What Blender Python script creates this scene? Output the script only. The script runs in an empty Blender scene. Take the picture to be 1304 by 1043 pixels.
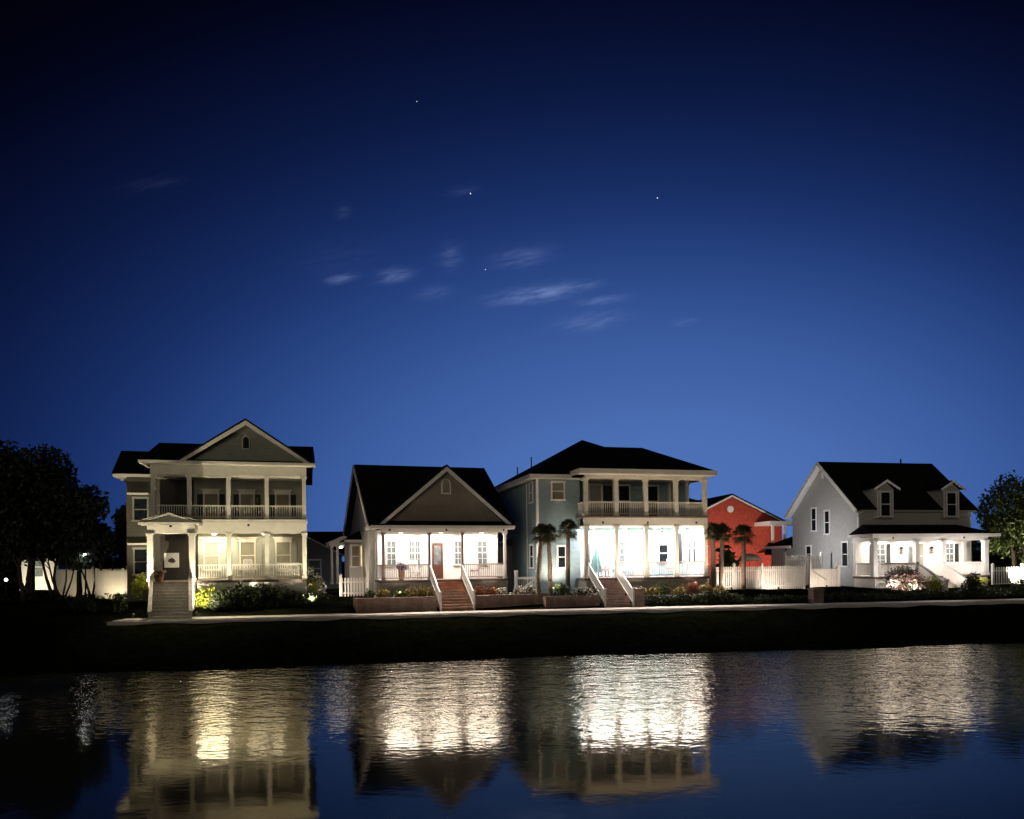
import bpy, math, random
import numpy as np
R = math.radians
C = bpy.context.scene.collection
scene = bpy.context.scene

# ------------------------------------------------------------------ helpers
class MB:
    """collects shapes, links them as ONE mesh object"""
    def __init__(s): s.v = []; s.f = []
    def add(s, vs, fs):
        n = len(s.v); s.v += [tuple(p) for p in vs]; s.f += [tuple(i + n for i in f) for f in fs]; return s
    def box(s, a0, a1, b0, b1, c0, c1):
        return s.add([(a0,b0,c0),(a1,b0,c0),(a1,b1,c0),(a0,b1,c0),(a0,b0,c1),(a1,b0,c1),(a1,b1,c1),(a0,b1,c1)],
                     [(0,3,2,1),(4,5,6,7),(0,1,5,4),(1,2,6,5),(2,3,7,6),(3,0,4,7)])
    def prism(s, poly, b0, b1):               # polygon in (u,z) pushed from b0 to b1 along v
        n = len(poly)
        return s.add([(u,b0,z) for u,z in poly] + [(u,b1,z) for u,z in poly],
              [tuple(range(n)), tuple(range(2*n-1, n-1, -1))] + [(i,(i+n),(i+1)%n+n,(i+1)%n) for i in range(n)])
    def sprism(s, poly, a0, a1):              # polygon in (v,z) pushed along u
        n = len(poly)
        return s.add([(a0,v,z) for v,z in poly] + [(a1,v,z) for v,z in poly],
              [tuple(range(n)), tuple(range(2*n-1, n-1, -1))] + [(i,(i+n),(i+1)%n+n,(i+1)%n) for i in range(n)])
    def slab(s, poly, t):                     # 3-D polygon with thickness t downwards
        n = len(poly)
        return s.add(list(poly) + [(x,y,z-t) for x,y,z in poly],
              [tuple(range(n)), tuple(range(2*n-1, n-1, -1))] + [(i,(i+n),(i+1)%n+n,(i+1)%n) for i in range(n)])
    def beam(s, p, q, w, h):
        p = np.array(p, float); q = np.array(q, float); d = q - p; d /= np.linalg.norm(d)
        up = np.array((0,0,1.)) if abs(d[2]) < .95 else np.array((0,1.,0))
        a = np.cross(d, up); a /= np.linalg.norm(a); b = np.cross(a, d)
        c = [(-1,-1),(1,-1),(1,1),(-1,1)]
        return s.add([p + a*i*w/2 + b*j*h/2 for i,j in c] + [q + a*i*w/2 + b*j*h/2 for i,j in c],
                     [(0,1,2,3),(7,6,5,4),(0,4,5,1),(1,5,6,2),(2,6,7,3),(3,7,4,0)])
    def tube(s, pts, rs, n=8):
        pts = [np.array(p, float) for p in pts]; vs = []; fs = []
        for k, p in enumerate(pts):
            d = pts[min(k+1, len(pts)-1)] - pts[max(k-1, 0)]; d /= np.linalg.norm(d)
            up = np.array((1.,0,0)) if abs(d[2]) > .7 else np.array((0,0,1.))
            a = np.cross(d, up); a /= np.linalg.norm(a); b = np.cross(d, a)
            for i in range(n):
                t = 2*math.pi*i/n; vs.append(p + rs[k]*(a*math.cos(t) + b*math.sin(t)))
        for k in range(len(pts)-1):
            for i in range(n): fs.append((k*n+i, k*n+(i+1)%n, (k+1)*n+(i+1)%n, (k+1)*n+i))
        fs.append(tuple(range(n))[::-1]); fs.append(tuple((len(pts)-1)*n + i for i in range(n)))
        return s.add(vs, fs)
    def lathe(s, prof, c=(0,0,0), n=14):
        return s.tube([(c[0], c[1], c[2]+z) for r, z in prof], [max(r, .001) for r, z in prof], n)
    def ball(s, c, r, n=8):
        return s.lathe([(r*math.sin(math.pi*k/n), -r*math.cos(math.pi*k/n)) for k in range(n+1)], c, 10)
    def build(s, name, mat, parent=None, loc=(0,0,0), rot=0):
        me = bpy.data.meshes.new(name); me.from_pydata([tuple(map(float, p)) for p in s.v], [], s.f)
        me.validate(); me.update(); me.materials.append(mat)
        o = bpy.data.objects.new(name, me); C.objects.link(o); o.location = loc; o.rotation_euler = (0,0,rot)
        if parent: o.parent = parent
        return o

def tag(o, label=None, cat=None, group=None, kind=None):
    if label: o['label'] = label
    if cat: o['category'] = cat
    if group: o['group'] = group
    if kind: o['kind'] = kind
    return o
def thing(name, label, cat, loc=(0,0,0), rot=0, group=None):
    o = bpy.data.objects.new(name, None); C.objects.link(o); o.empty_display_size = .3
    o.location = loc; o.rotation_euler = (0,0,rot)
    return tag(o, label, cat, group)
def twin(o, parent=None, loc=None, rot=None):
    """copy of an object with copies of its parts"""
    c = o.copy(); C.objects.link(c); c.parent = parent
    if loc is not None: c.location = loc
    if rot is not None: c.rotation_euler = (0,0,rot)
    for ch in list(o.children): twin(ch, c)
    return c

# ------------------------------------------------------------------ materials
def nodes_of(name):
    m = bpy.data.materials.new(name); m.use_nodes = True; nt = m.node_tree
    return m, nt, nt.nodes, nt.links, nt.nodes['Principled BSDF']
def ramp2(N, L, src, c0, c1, p0=.3, p1=.7):
    r = N.new('ShaderNodeValToRGB'); r.color_ramp.elements[0].position = p0; r.color_ramp.elements[1].position = p1
    r.color_ramp.elements[0].color = (*c0, 1); r.color_ramp.elements[1].color = (*c1, 1); L.new(src, r.inputs[0]); return r
def paint(name, col, var=.12, scale=3., rough=.6, bump=.0, siding=0., spec=.3, coat=0):
    m, nt, N, L, B = nodes_of(name)
    tc = N.new('ShaderNodeTexCoord'); no = N.new('ShaderNodeTexNoise'); no.inputs['Scale'].default_value = scale
    no.inputs['Detail'].default_value = 6; L.new(tc.outputs['Object'], no.inputs['Vector'])
    a = tuple(c*(1-var) for c in col); b = tuple(min(c*(1+var), .95) for c in col)
    r = ramp2(N, L, no.outputs['Fac'], a, b); L.new(r.outputs['Color'], B.inputs['Base Color'])
    B.inputs['Roughness'].default_value = rough; B.inputs['Specular IOR Level'].default_value = spec
    B.inputs['Coat Weight'].default_value = coat
    if siding:
        sp = N.new('ShaderNodeSeparateXYZ'); L.new(tc.outputs['Object'], sp.inputs[0])
        mu = N.new('ShaderNodeMath'); mu.operation = 'MULTIPLY'; mu.inputs[1].default_value = 1/siding; L.new(sp.outputs['Z'], mu.inputs[0])
        fr = N.new('ShaderNodeMath'); fr.operation = 'FRACT'; L.new(mu.outputs[0], fr.inputs[0])
        iv = N.new('ShaderNodeMath'); iv.operation = 'SUBTRACT'; iv.inputs[0].default_value = 1; L.new(fr.outputs[0], iv.inputs[1])
        bp = N.new('ShaderNodeBump'); bp.inputs['Distance'].default_value = .02; bp.inputs['Strength'].default_value = 1
        L.new(iv.outputs[0], bp.inputs['Height']); L.new(bp.outputs[0], B.inputs['Normal'])
    elif bump:
        bp = N.new('ShaderNodeBump'); bp.inputs['Distance'].default_value = bump; L.new(no.outputs['Fac'], bp.inputs['Height']); L.new(bp.outputs[0], B.inputs['Normal'])
    return m
def brick_mat(name, c0, c1, mortar, bw=.22, bh=.075):
    m, nt, N, L, B = nodes_of(name)
    tc = N.new('ShaderNodeTexCoord'); sp = N.new('ShaderNodeSeparateXYZ'); L.new(tc.outputs['Object'], sp.inputs[0])
    ad = N.new('ShaderNodeMath'); L.new(sp.outputs['X'], ad.inputs[0]); L.new(sp.outputs['Y'], ad.inputs[1])
    cb = N.new('ShaderNodeCombineXYZ'); L.new(ad.outputs[0], cb.inputs[0]); L.new(sp.outputs['Z'], cb.inputs[1])
    br = N.new('ShaderNodeTexBrick'); L.new(cb.outputs[0], br.inputs['Vector']); br.inputs['Scale'].default_value = 1
    br.inputs['Brick Width'].default_value = bw; br.inputs['Row Height'].default_value = bh; br.inputs['Mortar Size'].default_value = .008
    br.inputs['Color1'].default_value = (*c0,1); br.inputs['Color2'].default_value = (*c1,1); br.inputs['Mortar'].default_value = (*mortar,1)
    no = N.new('ShaderNodeTexNoise'); no.inputs['Scale'].default_value = 2.2; no.inputs['Detail'].default_value = 5; L.new(tc.outputs['Object'], no.inputs['Vector'])
    r = ramp2(N, L, no.outputs['Fac'], (.55,.5,.5), (1.1,1.1,1.05)); mx = N.new('ShaderNodeMix'); mx.data_type = 'RGBA'; mx.blend_type = 'MULTIPLY'
    mx.inputs['Factor'].default_value = 1; L.new(br.outputs['Color'], mx.inputs['A']); L.new(r.outputs[0], mx.inputs['B']); L.new(mx.outputs['Result'], B.inputs['Base Color'])
    bp = N.new('ShaderNodeBump'); bp.inputs['Distance'].default_value = .012; bp.invert = True; L.new(br.outputs['Fac'], bp.inputs['Height']); L.new(bp.outputs[0], B.inputs['Normal'])
    B.inputs['Roughness'].default_value = .85; return m
def leafm(name, c0, c1, scale=1.6, trans=.15):
    m, nt, N, L, B = nodes_of(name)
    tc = N.new('ShaderNodeTexCoord'); no = N.new('ShaderNodeTexNoise'); no.inputs['Scale'].default_value = scale; no.inputs['Detail'].default_value = 8
    no.inputs['Roughness'].default_value = .75; L.new(tc.outputs['Object'], no.inputs['Vector'])
    r = ramp2(N, L, no.outputs['Fac'], c0, c1, .35, .65); L.new(r.outputs[0], B.inputs['Base Color'])
    B.inputs['Roughness'].default_value = .55; B.inputs['Specular IOR Level'].default_value = .25
    tr = N.new('ShaderNodeBsdfTranslucent'); L.new(r.outputs[0], tr.inputs['Color']); ms = N.new('ShaderNodeMixShader'); ms.inputs[0].default_value = trans
    out = N['Material Output']; L.new(B.outputs[0], ms.inputs[1]); L.new(tr.outputs[0], ms.inputs[2]); L.new(ms.outputs[0], out.inputs['Surface'])
    return m
def glow(name, col, k):
    m, nt, N, L, B = nodes_of(name); B.inputs['Base Color'].default_value = (*col,1)
    B.inputs['Emission Color'].default_value = (*col,1); B.inputs['Emission Strength'].default_value = k; return m

M = {}
M['wing_shade'] = paint('shaded_wing_siding', (.11,.10,.075), .08, siding=.15)  # shade on the cream house's wing put into its siding colour
M['rail'] = paint('backlit_rail', (.42,.34,.31), .06)  # backlit darkness put into the colour of the porch rails
M['post'] = paint('backlit_post', (.30,.235,.21), .06)  # silhouette of the backlit cottage posts put into their colour
M['cream'] = paint('cream_siding', (.34,.335,.27), .06, siding=.15)
M['cream_trim'] = paint('cream_trim', (.76,.72,.60), .06, rough=.45)
M['white'] = paint('white_trim', (.78,.76,.72), .05, rough=.45)
M['white_siding'] = paint('white_siding', (.74,.72,.66), .05, siding=.15)
M['taupe'] = paint('taupe_siding', (.28,.24,.19), .08, siding=.12)
M['greyside'] = paint('grey_siding', (.42,.41,.39), .06, siding=.16)
M['blue'] = paint('blue_siding', (.25,.35,.36), .07, siding=.15)
M['aqua'] = paint('aqua_siding', (.40,.57,.57), .05, siding=.15)
M['rose_wall'] = paint('pale_siding', (.70,.68,.66), .05, siding=.15)
M['red'] = paint('red_siding', (.50,.08,.05), .2, siding=.18)
M['slate'] = paint('slate_siding', (.20,.22,.24), .08, siding=.18)
M['shingle'] = paint('dark_shingles', (.016,.015,.015), .35, scale=14, rough=.95, bump=.02, spec=.05)
M['shutter'] = paint('dark_shutter', (.025,.03,.03), .15, siding=.06, rough=.5)
M['shutter_beige'] = paint('beige_shutter', (.36,.36,.29), .08, siding=.06)
M['glass'] = paint('dark_glass', (.012,.016,.018), .3, rough=.08, spec=.5)
M['blind'] = paint('window_blind', (.28,.26,.18), .12, siding=.05, rough=.35, coat=.5)
M['palepane'] = paint('pale_curtain_pane', (.15,.17,.165), .35, scale=4, rough=.2, coat=.6)
M['door_wood'] = paint('stained_door_wood', (.12,.05,.032), .25, scale=9, rough=.4)
M['door_dark'] = paint('dark_door', (.035,.03,.026), .2, rough=.4)
M['door_grey'] = paint('grey_door', (.30,.29,.27), .1, rough=.4)
M['metal'] = paint('dark_metal', (.03,.03,.03), .2, rough=.4)
M['deck'] = paint('porch_boards', (.16,.12,.10), .2, scale=8, rough=.6)
M['stone'] = paint('foundation_render', (.40,.38,.33), .18, scale=5, rough=.9, bump=.01)
M['concrete'] = paint('path_concrete', (.55,.51,.47), .16, scale=1.5, rough=.85, bump=.006)
M['tread'] = paint('step_tread', (.36,.29,.24), .2, scale=4, rough=.8, bump=.006)
M['brick'] = brick_mat('red_brick', (.31,.20,.155), (.25,.165,.13), (.36,.33,.30))
M['brick_step'] = brick_mat('orange_brick', (.50,.23,.13), (.42,.19,.11), (.42,.36,.30))
M['brick_tan'] = brick_mat('tan_brick', (.34,.23,.18), (.27,.19,.15), (.36,.33,.30))
M['bark'] = paint('bark', (.06,.047,.038), .35, scale=9, rough=.9, bump=.03)
M['palmbark'] = paint('palm_bark', (.20,.15,.115), .4, scale=16, rough=.9, bump=.04)
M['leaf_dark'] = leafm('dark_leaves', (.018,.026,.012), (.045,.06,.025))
M['leaf_mid'] = leafm('mid_leaves', (.045,.07,.022), (.10,.13,.04))
M['leaf_yellow'] = leafm('yellow_green_leaves', (.16,.20,.02), (.38,.38,.06))
M['leaf_gold'] = leafm('golden_leaves', (.12,.10,.03), (.34,.27,.09))
M['leaf_grey'] = leafm('grey_leaves', (.10,.09,.08), (.24,.21,.19))
M['leaf_rust'] = leafm('rust_leaves', (.16,.06,.03), (.34,.15,.08))
M['palmleaf'] = leafm('palm_fronds', (.035,.045,.018), (.09,.10,.04))
M['petal_white'] = leafm('white_petals', (.62,.58,.55), (.82,.80,.76), trans=.25)
M['petal_pink'] = leafm('pink_petals', (.62,.32,.30), (.80,.62,.55), trans=.25)
M['petal_red'] = leafm('red_petals', (.30,.10,.09), (.45,.2,.17), trans=.2)
M['petal_violet'] = leafm('violet_petals', (.40,.28,.60), (.62,.5,.75), trans=.2)
M['pot'] = paint('terracotta_pot', (.38,.20,.13), .15)
M['teal_cloth'] = paint('teal_canvas', (.19,.33,.31), .15, scale=4, rough=.9)
M['pink_cloth'] = paint('pink_cushion', (.62,.36,.36), .2, scale=5, rough=.9)
M['cream_cloth'] = paint('cream_canvas', (.70,.64,.54), .08, rough=.9)
M['lamp_warm'] = glow('warm_lamp_glass', (1,.82,.58), 3)
M['lamp_white'] = glow('white_lamp_glass', (1,.93,.86), 4)
M['lamp_cool'] = glow('street_lamp_glass', (.85,.95,1), 12)
M['lit_window'] = glow('lit_window', (1,.80,.42), .85)
M['star'] = glow('star_light', (.8,.88,1), 1.3)

# ------------------------------------------------------------------ world: dusk sky
w = bpy.data.worlds.new('World'); scene.world = w; w.use_nodes = True
N, L = w.node_tree.nodes, w.node_tree.links
bg = N['Background']
tc = N.new('ShaderNodeTexCoord'); sp = N.new('ShaderNodeSeparateXYZ'); L.new(tc.outputs['Generated'], sp.inputs[0])
def mth(op, a, b=None, clamp=False):
    n = N.new('ShaderNodeMath'); n.operation = op; n.use_clamp = clamp
    for i, x in enumerate((a, b)):
        if x is None: continue
        if isinstance(x, (int, float)): n.inputs[i].default_value = x
        else: L.new(x, n.inputs[i])
    return n.outputs[0]
X, Y, Z = sp.outputs
hl = mth('SQRT', mth('ADD', mth('MULTIPLY', X, X), mth('MULTIPLY', Y, Y)))
hl = mth('MAXIMUM', hl, .05)
gx, gz_ = mth('DIVIDE', X, mth('MAXIMUM', Y, .03)), mth('DIVIDE', mth('MAXIMUM', Z, 0.), mth('MAXIMUM', Y, .03))
# the afterglow lies low and a little to the right: the sky darkens with the distance from it
dx = mth('SUBTRACT', gx, .2)
s = mth('SQRT', mth('ADD', mth('MULTIPLY', mth('MULTIPLY', dx, dx), .35), mth('MULTIPLY', gz_, gz_)))
rp = N.new('ShaderNodeValToRGB'); rp.color_ramp.interpolation = 'B_SPLINE'
def lin(c): return tuple(((x/255+.055)/1.055)**2.4 if x > 10 else x/255/12.92 for x in c)
stops = [(0.0,(82,118,186)),(.15,(77,112,180)),(.23,(65,99,166)),(.31,(52,84,149)),(.41,(31,57,117)),(.50,(19,39,88)),(.60,(10,22,60)),(.71,(5,10,36)),(.79,(2,4,19)),(.90,(1,1,6)),(1.0,(1,1,4))]
cr = rp.color_ramp
for i, (p, c) in enumerate(stops):
    e = cr.elements[i] if i < 2 else cr.elements.new(p)
    e.position = p; e.color = (*lin(c), 1)
L.new(s, rp.inputs[0])
# thin wisps of cloud: a stretched noise kept inside a few soft ellipses of the sky
qx = mth('DIVIDE', X, mth('MAXIMUM', Y, .05)); qz = mth('DIVIDE', Z, mth('MAXIMUM', Y, .05))
front = mth('GREATER_THAN', Y, .06)
cb = N.new('ShaderNodeCombineXYZ'); L.new(mth('MULTIPLY', mth('ADD', qx, mth('MULTIPLY', qz, -.9)), 34.), cb.inputs[0]); L.new(mth('MULTIPLY', mth('SUBTRACT', qz, mth('MULTIPLY', qx, .17)), 130.), cb.inputs[1])
cn = N.new('ShaderNodeTexNoise'); cn.inputs['Scale'].default_value = 1.; cn.inputs['Detail'].default_value = 7; cn.inputs['Roughness'].default_value = .62; cn.inputs['Distortion'].default_value = .4
L.new(cb.outputs[0], cn.inputs['Vector'])
acc = None
for px, py, rx, ry, k in [(690,374,50,9,1.0),(742,364,18,4,.7),(770,384,28,5,.55),(757,410,40,11,.42),(668,328,34,12,.36),(507,349,20,8,.6),(438,352,16,6,.6),(577,326,14,14,.32),(555,372,20,8,.3),(876,412,14,4,.55),(200,230,34,8,.05),(595,243,18,6,.12),(442,268,8,6,.2),(440,325,60,22,.04)]:
    cx_, cz_ = (px-652)/1000, (712-py)/1000 + (px-652)*.0000
    dx = mth('MULTIPLY', mth('SUBTRACT', qx, cx_), 1000/rx); dz = mth('MULTIPLY', mth('SUBTRACT', mth('SUBTRACT', qz, cz_), mth('MULTIPLY', mth('SUBTRACT', qx, cx_), .13)), 1000/ry)
    g = mth('MULTIPLY', mth('EXPONENT', mth('MULTIPLY', mth('ADD', mth('MULTIPLY', dx, dx), mth('MULTIPLY', dz, dz)), -1.1)), k)
    acc = g if acc is None else mth('ADD', acc, g)
cl = mth('MULTIPLY', mth('MULTIPLY', acc, mth('MULTIPLY', mth('SUBTRACT', cn.outputs['Fac'], .32, True), 3.2)), front, True)
mx = N.new('ShaderNodeMix'); mx.data_type = 'RGBA'; L.new(mth('MULTIPLY', cl, .62), mx.inputs['Factor']); L.new(rp.outputs[0], mx.inputs['A']); mx.inputs['B'].default_value = (*lin((128,150,205)), 1)
L.new(mx.outputs['Result'], bg.inputs['Color']); bg.inputs['Strength'].default_value = 1.0

# ------------------------------------------------------------------ lights
def light(kind, parent, loc, energy, col, size=.25, aim=None, angle=110, blend=.7):
    d = bpy.data.lights.new('lamp_light', kind); d.energy = energy*{'SPOT': 5.0, 'AREA': 3.2}.get(kind, 1); d.color = col
    o = bpy.data.objects.new('lamp_light', d); C.objects.link(o); o.location = loc
    if parent: o.parent = parent
    if kind == 'AREA': d.size = size
    else: d.shadow_soft_size = size
    if kind == 'SPOT':
        d.spot_size = R(angle); d.spot_blend = blend
    if aim is not None:
        from mathutils import Vector
        o.rotation_euler = Vector(aim).to_track_quat('-Z', 'Y').to_euler()
    return o
sun = bpy.data.lights.new('front_fill_sun', 'SUN'); sun.energy = .40; sun.angle = R(30); sun.color = (1,.90,.74)  # added fill from behind the camera, brightens the house fronts
so = bpy.data.objects.new('front_fill_sun', sun); C.objects.link(so); so.rotation_euler = (R(88), 0, R(-22))

# ------------------------------------------------------------------ ground, path, water
def shore(x): return 36.55 + .175*x + .35*math.sin(x*.21+1) + .18*math.sin(x*.63) + .08*math.sin(x*1.9)
def pathc(x): return 44.1 + .18*x
def gz(x, y):
    t = y - shore(x); d = y - pathc(x)
    if t < 0: return max(-2.5, .35*t)
    if d < -1.15: return 1.62*min(1, t/max(.1, pathc(x)-1.15-shore(x)))**.8 + .05*math.sin(x*1.7)*math.sin(y*2.1)*min(1,t)
    if d < 1.15: return 1.66
    return 1.66 + .75*min(1, (d-1.15)/3.2) + .06*math.sin(x*.9)*min(1,(d-1.15)/6)
xs = np.concatenate([np.linspace(-900,-60,15), np.linspace(-55,60,240), np.linspace(66,900,15)])
ys = np.concatenate([np.linspace(14,28,6), np.linspace(29,62,140), np.linspace(64,110,16), np.linspace(150,2500,10)])
g = MB(); g.v = [(x, y, gz(x, y)) for y in ys for x in xs]
nx = len(xs); g.f = [(j*nx+i, j*nx+i+1, (j+1)*nx+i+1, (j+1)*nx+i) for j in range(len(ys)-1) for i in range(nx-1)]
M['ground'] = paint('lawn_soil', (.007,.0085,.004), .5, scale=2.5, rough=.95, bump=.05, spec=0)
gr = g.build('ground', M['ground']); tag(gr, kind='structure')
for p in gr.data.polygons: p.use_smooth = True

pm = MB(); px_ = np.linspace(-20.2, 75, 60)
for a, b in zip(px_[:-1], px_[1:]):
    pm.slab([(a, pathc(a)-.8, 1.745), (b-.012, pathc(b)-.8, 1.745), (b-.012, pathc(b)+.8, 1.745), (a, pathc(a)+.8, 1.745)], .12)
tag(pm.build('path', M['concrete']), kind='structure')
km = MB()
for a, b in zip(px_[:-1], px_[1:]):
    km.slab([(a, pathc(a)-1.38, 1.72), (b-.01, pathc(b)-1.38, 1.72), (b-.01, pathc(b)-1.2, 1.72), (a, pathc(a)-1.2, 1.72)], .2)
tag(km.build('kerb', M['concrete']), kind='structure')

wm, nt, N, L, B = nodes_of('lake_water')
B.inputs['Base Color'].default_value = (.006,.010,.010,1); B.inputs['IOR'].default_value = 1.333; B.inputs['Roughness'].default_value = .045
B.inputs['Specular IOR Level'].default_value = .5
tc = N.new('ShaderNodeTexCoord')
def wnoise(sx, sy, detail, rot=0, dist=0):
    mp = N.new('ShaderNodeMapping'); mp.inputs['Scale'].default_value = (sx, sy, 1); mp.inputs['Rotation'].default_value = (0,0,R(rot)); L.new(tc.outputs['Object'], mp.inputs[0])
    no = N.new('ShaderNodeTexNoise'); no.inputs['Scale'].default_value = 1; no.inputs['Detail'].default_value = detail; no.inputs['Roughness'].default_value = .5; no.inputs['Distortion'].default_value = dist
    L.new(mp.outputs[0], no.inputs['Vector']); return no.outputs['Fac']
def wm_(op, a, b):
    n = N.new('ShaderNodeMath'); n.operation = op
    for i, x in enumerate((a, b)):
        if isinstance(x, (int, float)): n.inputs[i].default_value = x
        else: L.new(x, n.inputs[i])
    return n.outputs[0]
big = wnoise(.35, .55, 2, 12); mid = wnoise(1.1, 1.7, 2, 10, .3); fine = wnoise(3.2, 5.0, 3, 8)
hgt = wm_('ADD', wm_('MULTIPLY', big, .035), wm_('ADD', wm_('MULTIPLY', mid, .050), wm_('MULTIPLY', fine, .034)))
# a breeze ruffles the far side, the near water lies calmer
spx = N.new('ShaderNodeSeparateXYZ'); L.new(tc.outputs['Object'], spx.inputs[0])
mr = N.new('ShaderNodeMapRange'); mr.interpolation_type = 'SMOOTHSTEP'; L.new(spx.outputs['Y'], mr.inputs[0])
for i, x in zip((1,2,3,4), (16.5, 31., .04, 1.0)): mr.inputs[i].default_value = x
bp = N.new('ShaderNodeBump'); bp.inputs['Distance'].default_value = 1.0; bp.inputs['Strength'].default_value = 1
L.new(wm_('MULTIPLY', hgt, mr.outputs[0]), bp.inputs['Height']); L.new(bp.outputs[0], B.inputs['Normal'])
# murky greenish lake: reflections tinted warm in the gloss, brightened by a raised Fresnel
gl = N.new('ShaderNodeBsdfGlossy'); gl.inputs['Color'].default_value = (1,.935,.78,1); gl.inputs['Roughness'].default_value = .06; L.new(bp.outputs[0], gl.inputs['Normal'])
fr = N.new('ShaderNodeFresnel'); fr.inputs['IOR'].default_value = 1.75; L.new(bp.outputs[0], fr.inputs['Normal'])
df = N.new('ShaderNodeBsdfDiffuse'); df.inputs['Color'].default_value = (.06,.07,.06,1)
ms = N.new('ShaderNodeMixShader'); L.new(fr.outputs[0], ms.inputs[0]); L.new(df.outputs[0], ms.inputs[1]); L.new(gl.outputs[0], ms.inputs[2]); L.new(ms.outputs[0], N['Material Output'].inputs['Surface'])
wt = MB().add([(-900,-60,0),(900,-60,0),(900,260,0),(-900,260,0)], [(0,1,2,3)]).build('water', wm); tag(wt, kind='structure')

# ------------------------------------------------------------------ foliage
def leaves(name, blobs, n, size, seed, mat, parent=None, loc=(0,0,0), shell=.5, aspect=.5):
    rng = np.random.default_rng(seed)
    bl = np.array(blobs, float); vol = bl[:,3]*bl[:,4]*bl[:,5]; vol = vol**.8; idx = rng.choice(len(bl), n, p=vol/vol.sum())
    d = rng.normal(size=(n,3)); d /= np.linalg.norm(d, axis=1)[:,None]
    rad = (shell + (1.04-shell)*rng.random(n)**.7)[:,None]
    c = bl[idx,:3] + d*rad*bl[idx,3:6] + rng.normal(size=(n,3))*size*.6
    a = rng.normal(size=(n,3)); a /= np.linalg.norm(a, axis=1)[:,None]
    b = np.cross(a, rng.normal(size=(n,3))); b /= np.linalg.norm(b, axis=1)[:,None]
    sz = (size*(.6 + .8*rng.random(n)))[:,None]
    v = np.stack([c - a*sz, c + b*sz*aspect, c + a*sz, c - b*sz*aspect], 1).reshape(-1,3)
    me = bpy.data.meshes.new(name); me.vertices.add(4*n); me.vertices.foreach_set('co', v.ravel())
    me.loops.add(4*n); me.loops.foreach_set('vertex_index', np.arange(4*n)); me.polygons.add(n)
    me.polygons.foreach_set('loop_start', np.arange(n)*4); me.update(calc_edges=True); me.validate(); me.materials.append(mat)
    o = bpy.data.objects.new(name, me); C.objects.link(o); o.location = loc
    if parent: o.parent = parent
    return o
def blobs_in(c, r, k, seed, br=.42, sp_=.75):
    rng = random.Random(seed); out = []
    for _ in range(k):
        while True:
            p = [rng.uniform(-1,1) for _ in range(3)]
            if sum(x*x for x in p) < 1: break
        s = rng.uniform(.65,1.3)*br
        out.append((c[0]+p[0]*r[0]*sp_, c[1]+p[1]*r[1]*sp_, c[2]+p[2]*r[2]*sp_, r[0]*s, r[1]*s, r[2]*s))
    return out
def tree(name, label, loc, trunks, crown_c, crown_r, k, n, size, seed, group=None, mat='leaf_dark', cat='tree', br=.42):
    t = thing(name, label, cat, loc, 0, group); rng = random.Random(seed)
    for (bx, tx, ty, hz, r) in trunks:
        m = MB(); mid_ = (bx*.5 + tx*.5 + rng.uniform(-.15,.15), ty*.4, hz*.5)
        m.tube([(bx,0,-.25),(bx*.85+tx*.15,ty*.1,hz*.2),mid_,(tx,ty,hz)], [r*1.25,r,r*.8,r*.5], 8)
        for _ in range(4):
            a = rng.uniform(0,6.28); q = rng.uniform(.55,1.)
            s0 = (mid_[0]*(1-q)+tx*q, mid_[1]*(1-q)+ty*q, hz*(.5+.5*q)*.98)
            s1 = (s0[0]+math.cos(a)*crown_r[0]*.55, s0[1]+math.sin(a)*crown_r[1]*.55, s0[2]+crown_r[2]*rng.uniform(.4,.9))
            m.tube([s0,((s0[0]+s1[0])/2,(s0[1]+s1[1])/2,(s0[2]+s1[2])/2+.15),s1], [r*.45,r*.3,r*.12], 6)
        m.build('trunk', M['bark'], t)
    leaves('crown', blobs_in(crown_c, crown_r, k, seed, br), n, size, seed, M[mat], t)
    return t
def shrub(name, label, loc, r, n, size, seed, mat, cat='shrub', group=None, k=7, flowers=None, fn=0, fsize=.09):
    bl = blobs_in((0,0,r[2]*.8), r, k, seed, .58, .6)
    bl = [(b[0],b[1],max(b[2],b[5]*.6),*b[3:]) for b in bl]
    if not flowers:
        o = leaves(name, bl, n, size, seed, M[mat], None, loc); return tag(o, label, cat, group)
    t = thing(name, label, cat, loc, 0, group)
    leaves('foliage', bl, n, size, seed, M[mat], t)
    leaves('flowers', bl, fn, fsize, seed+5, M[flowers], t, shell=.92, aspect=.9)
    return t
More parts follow.
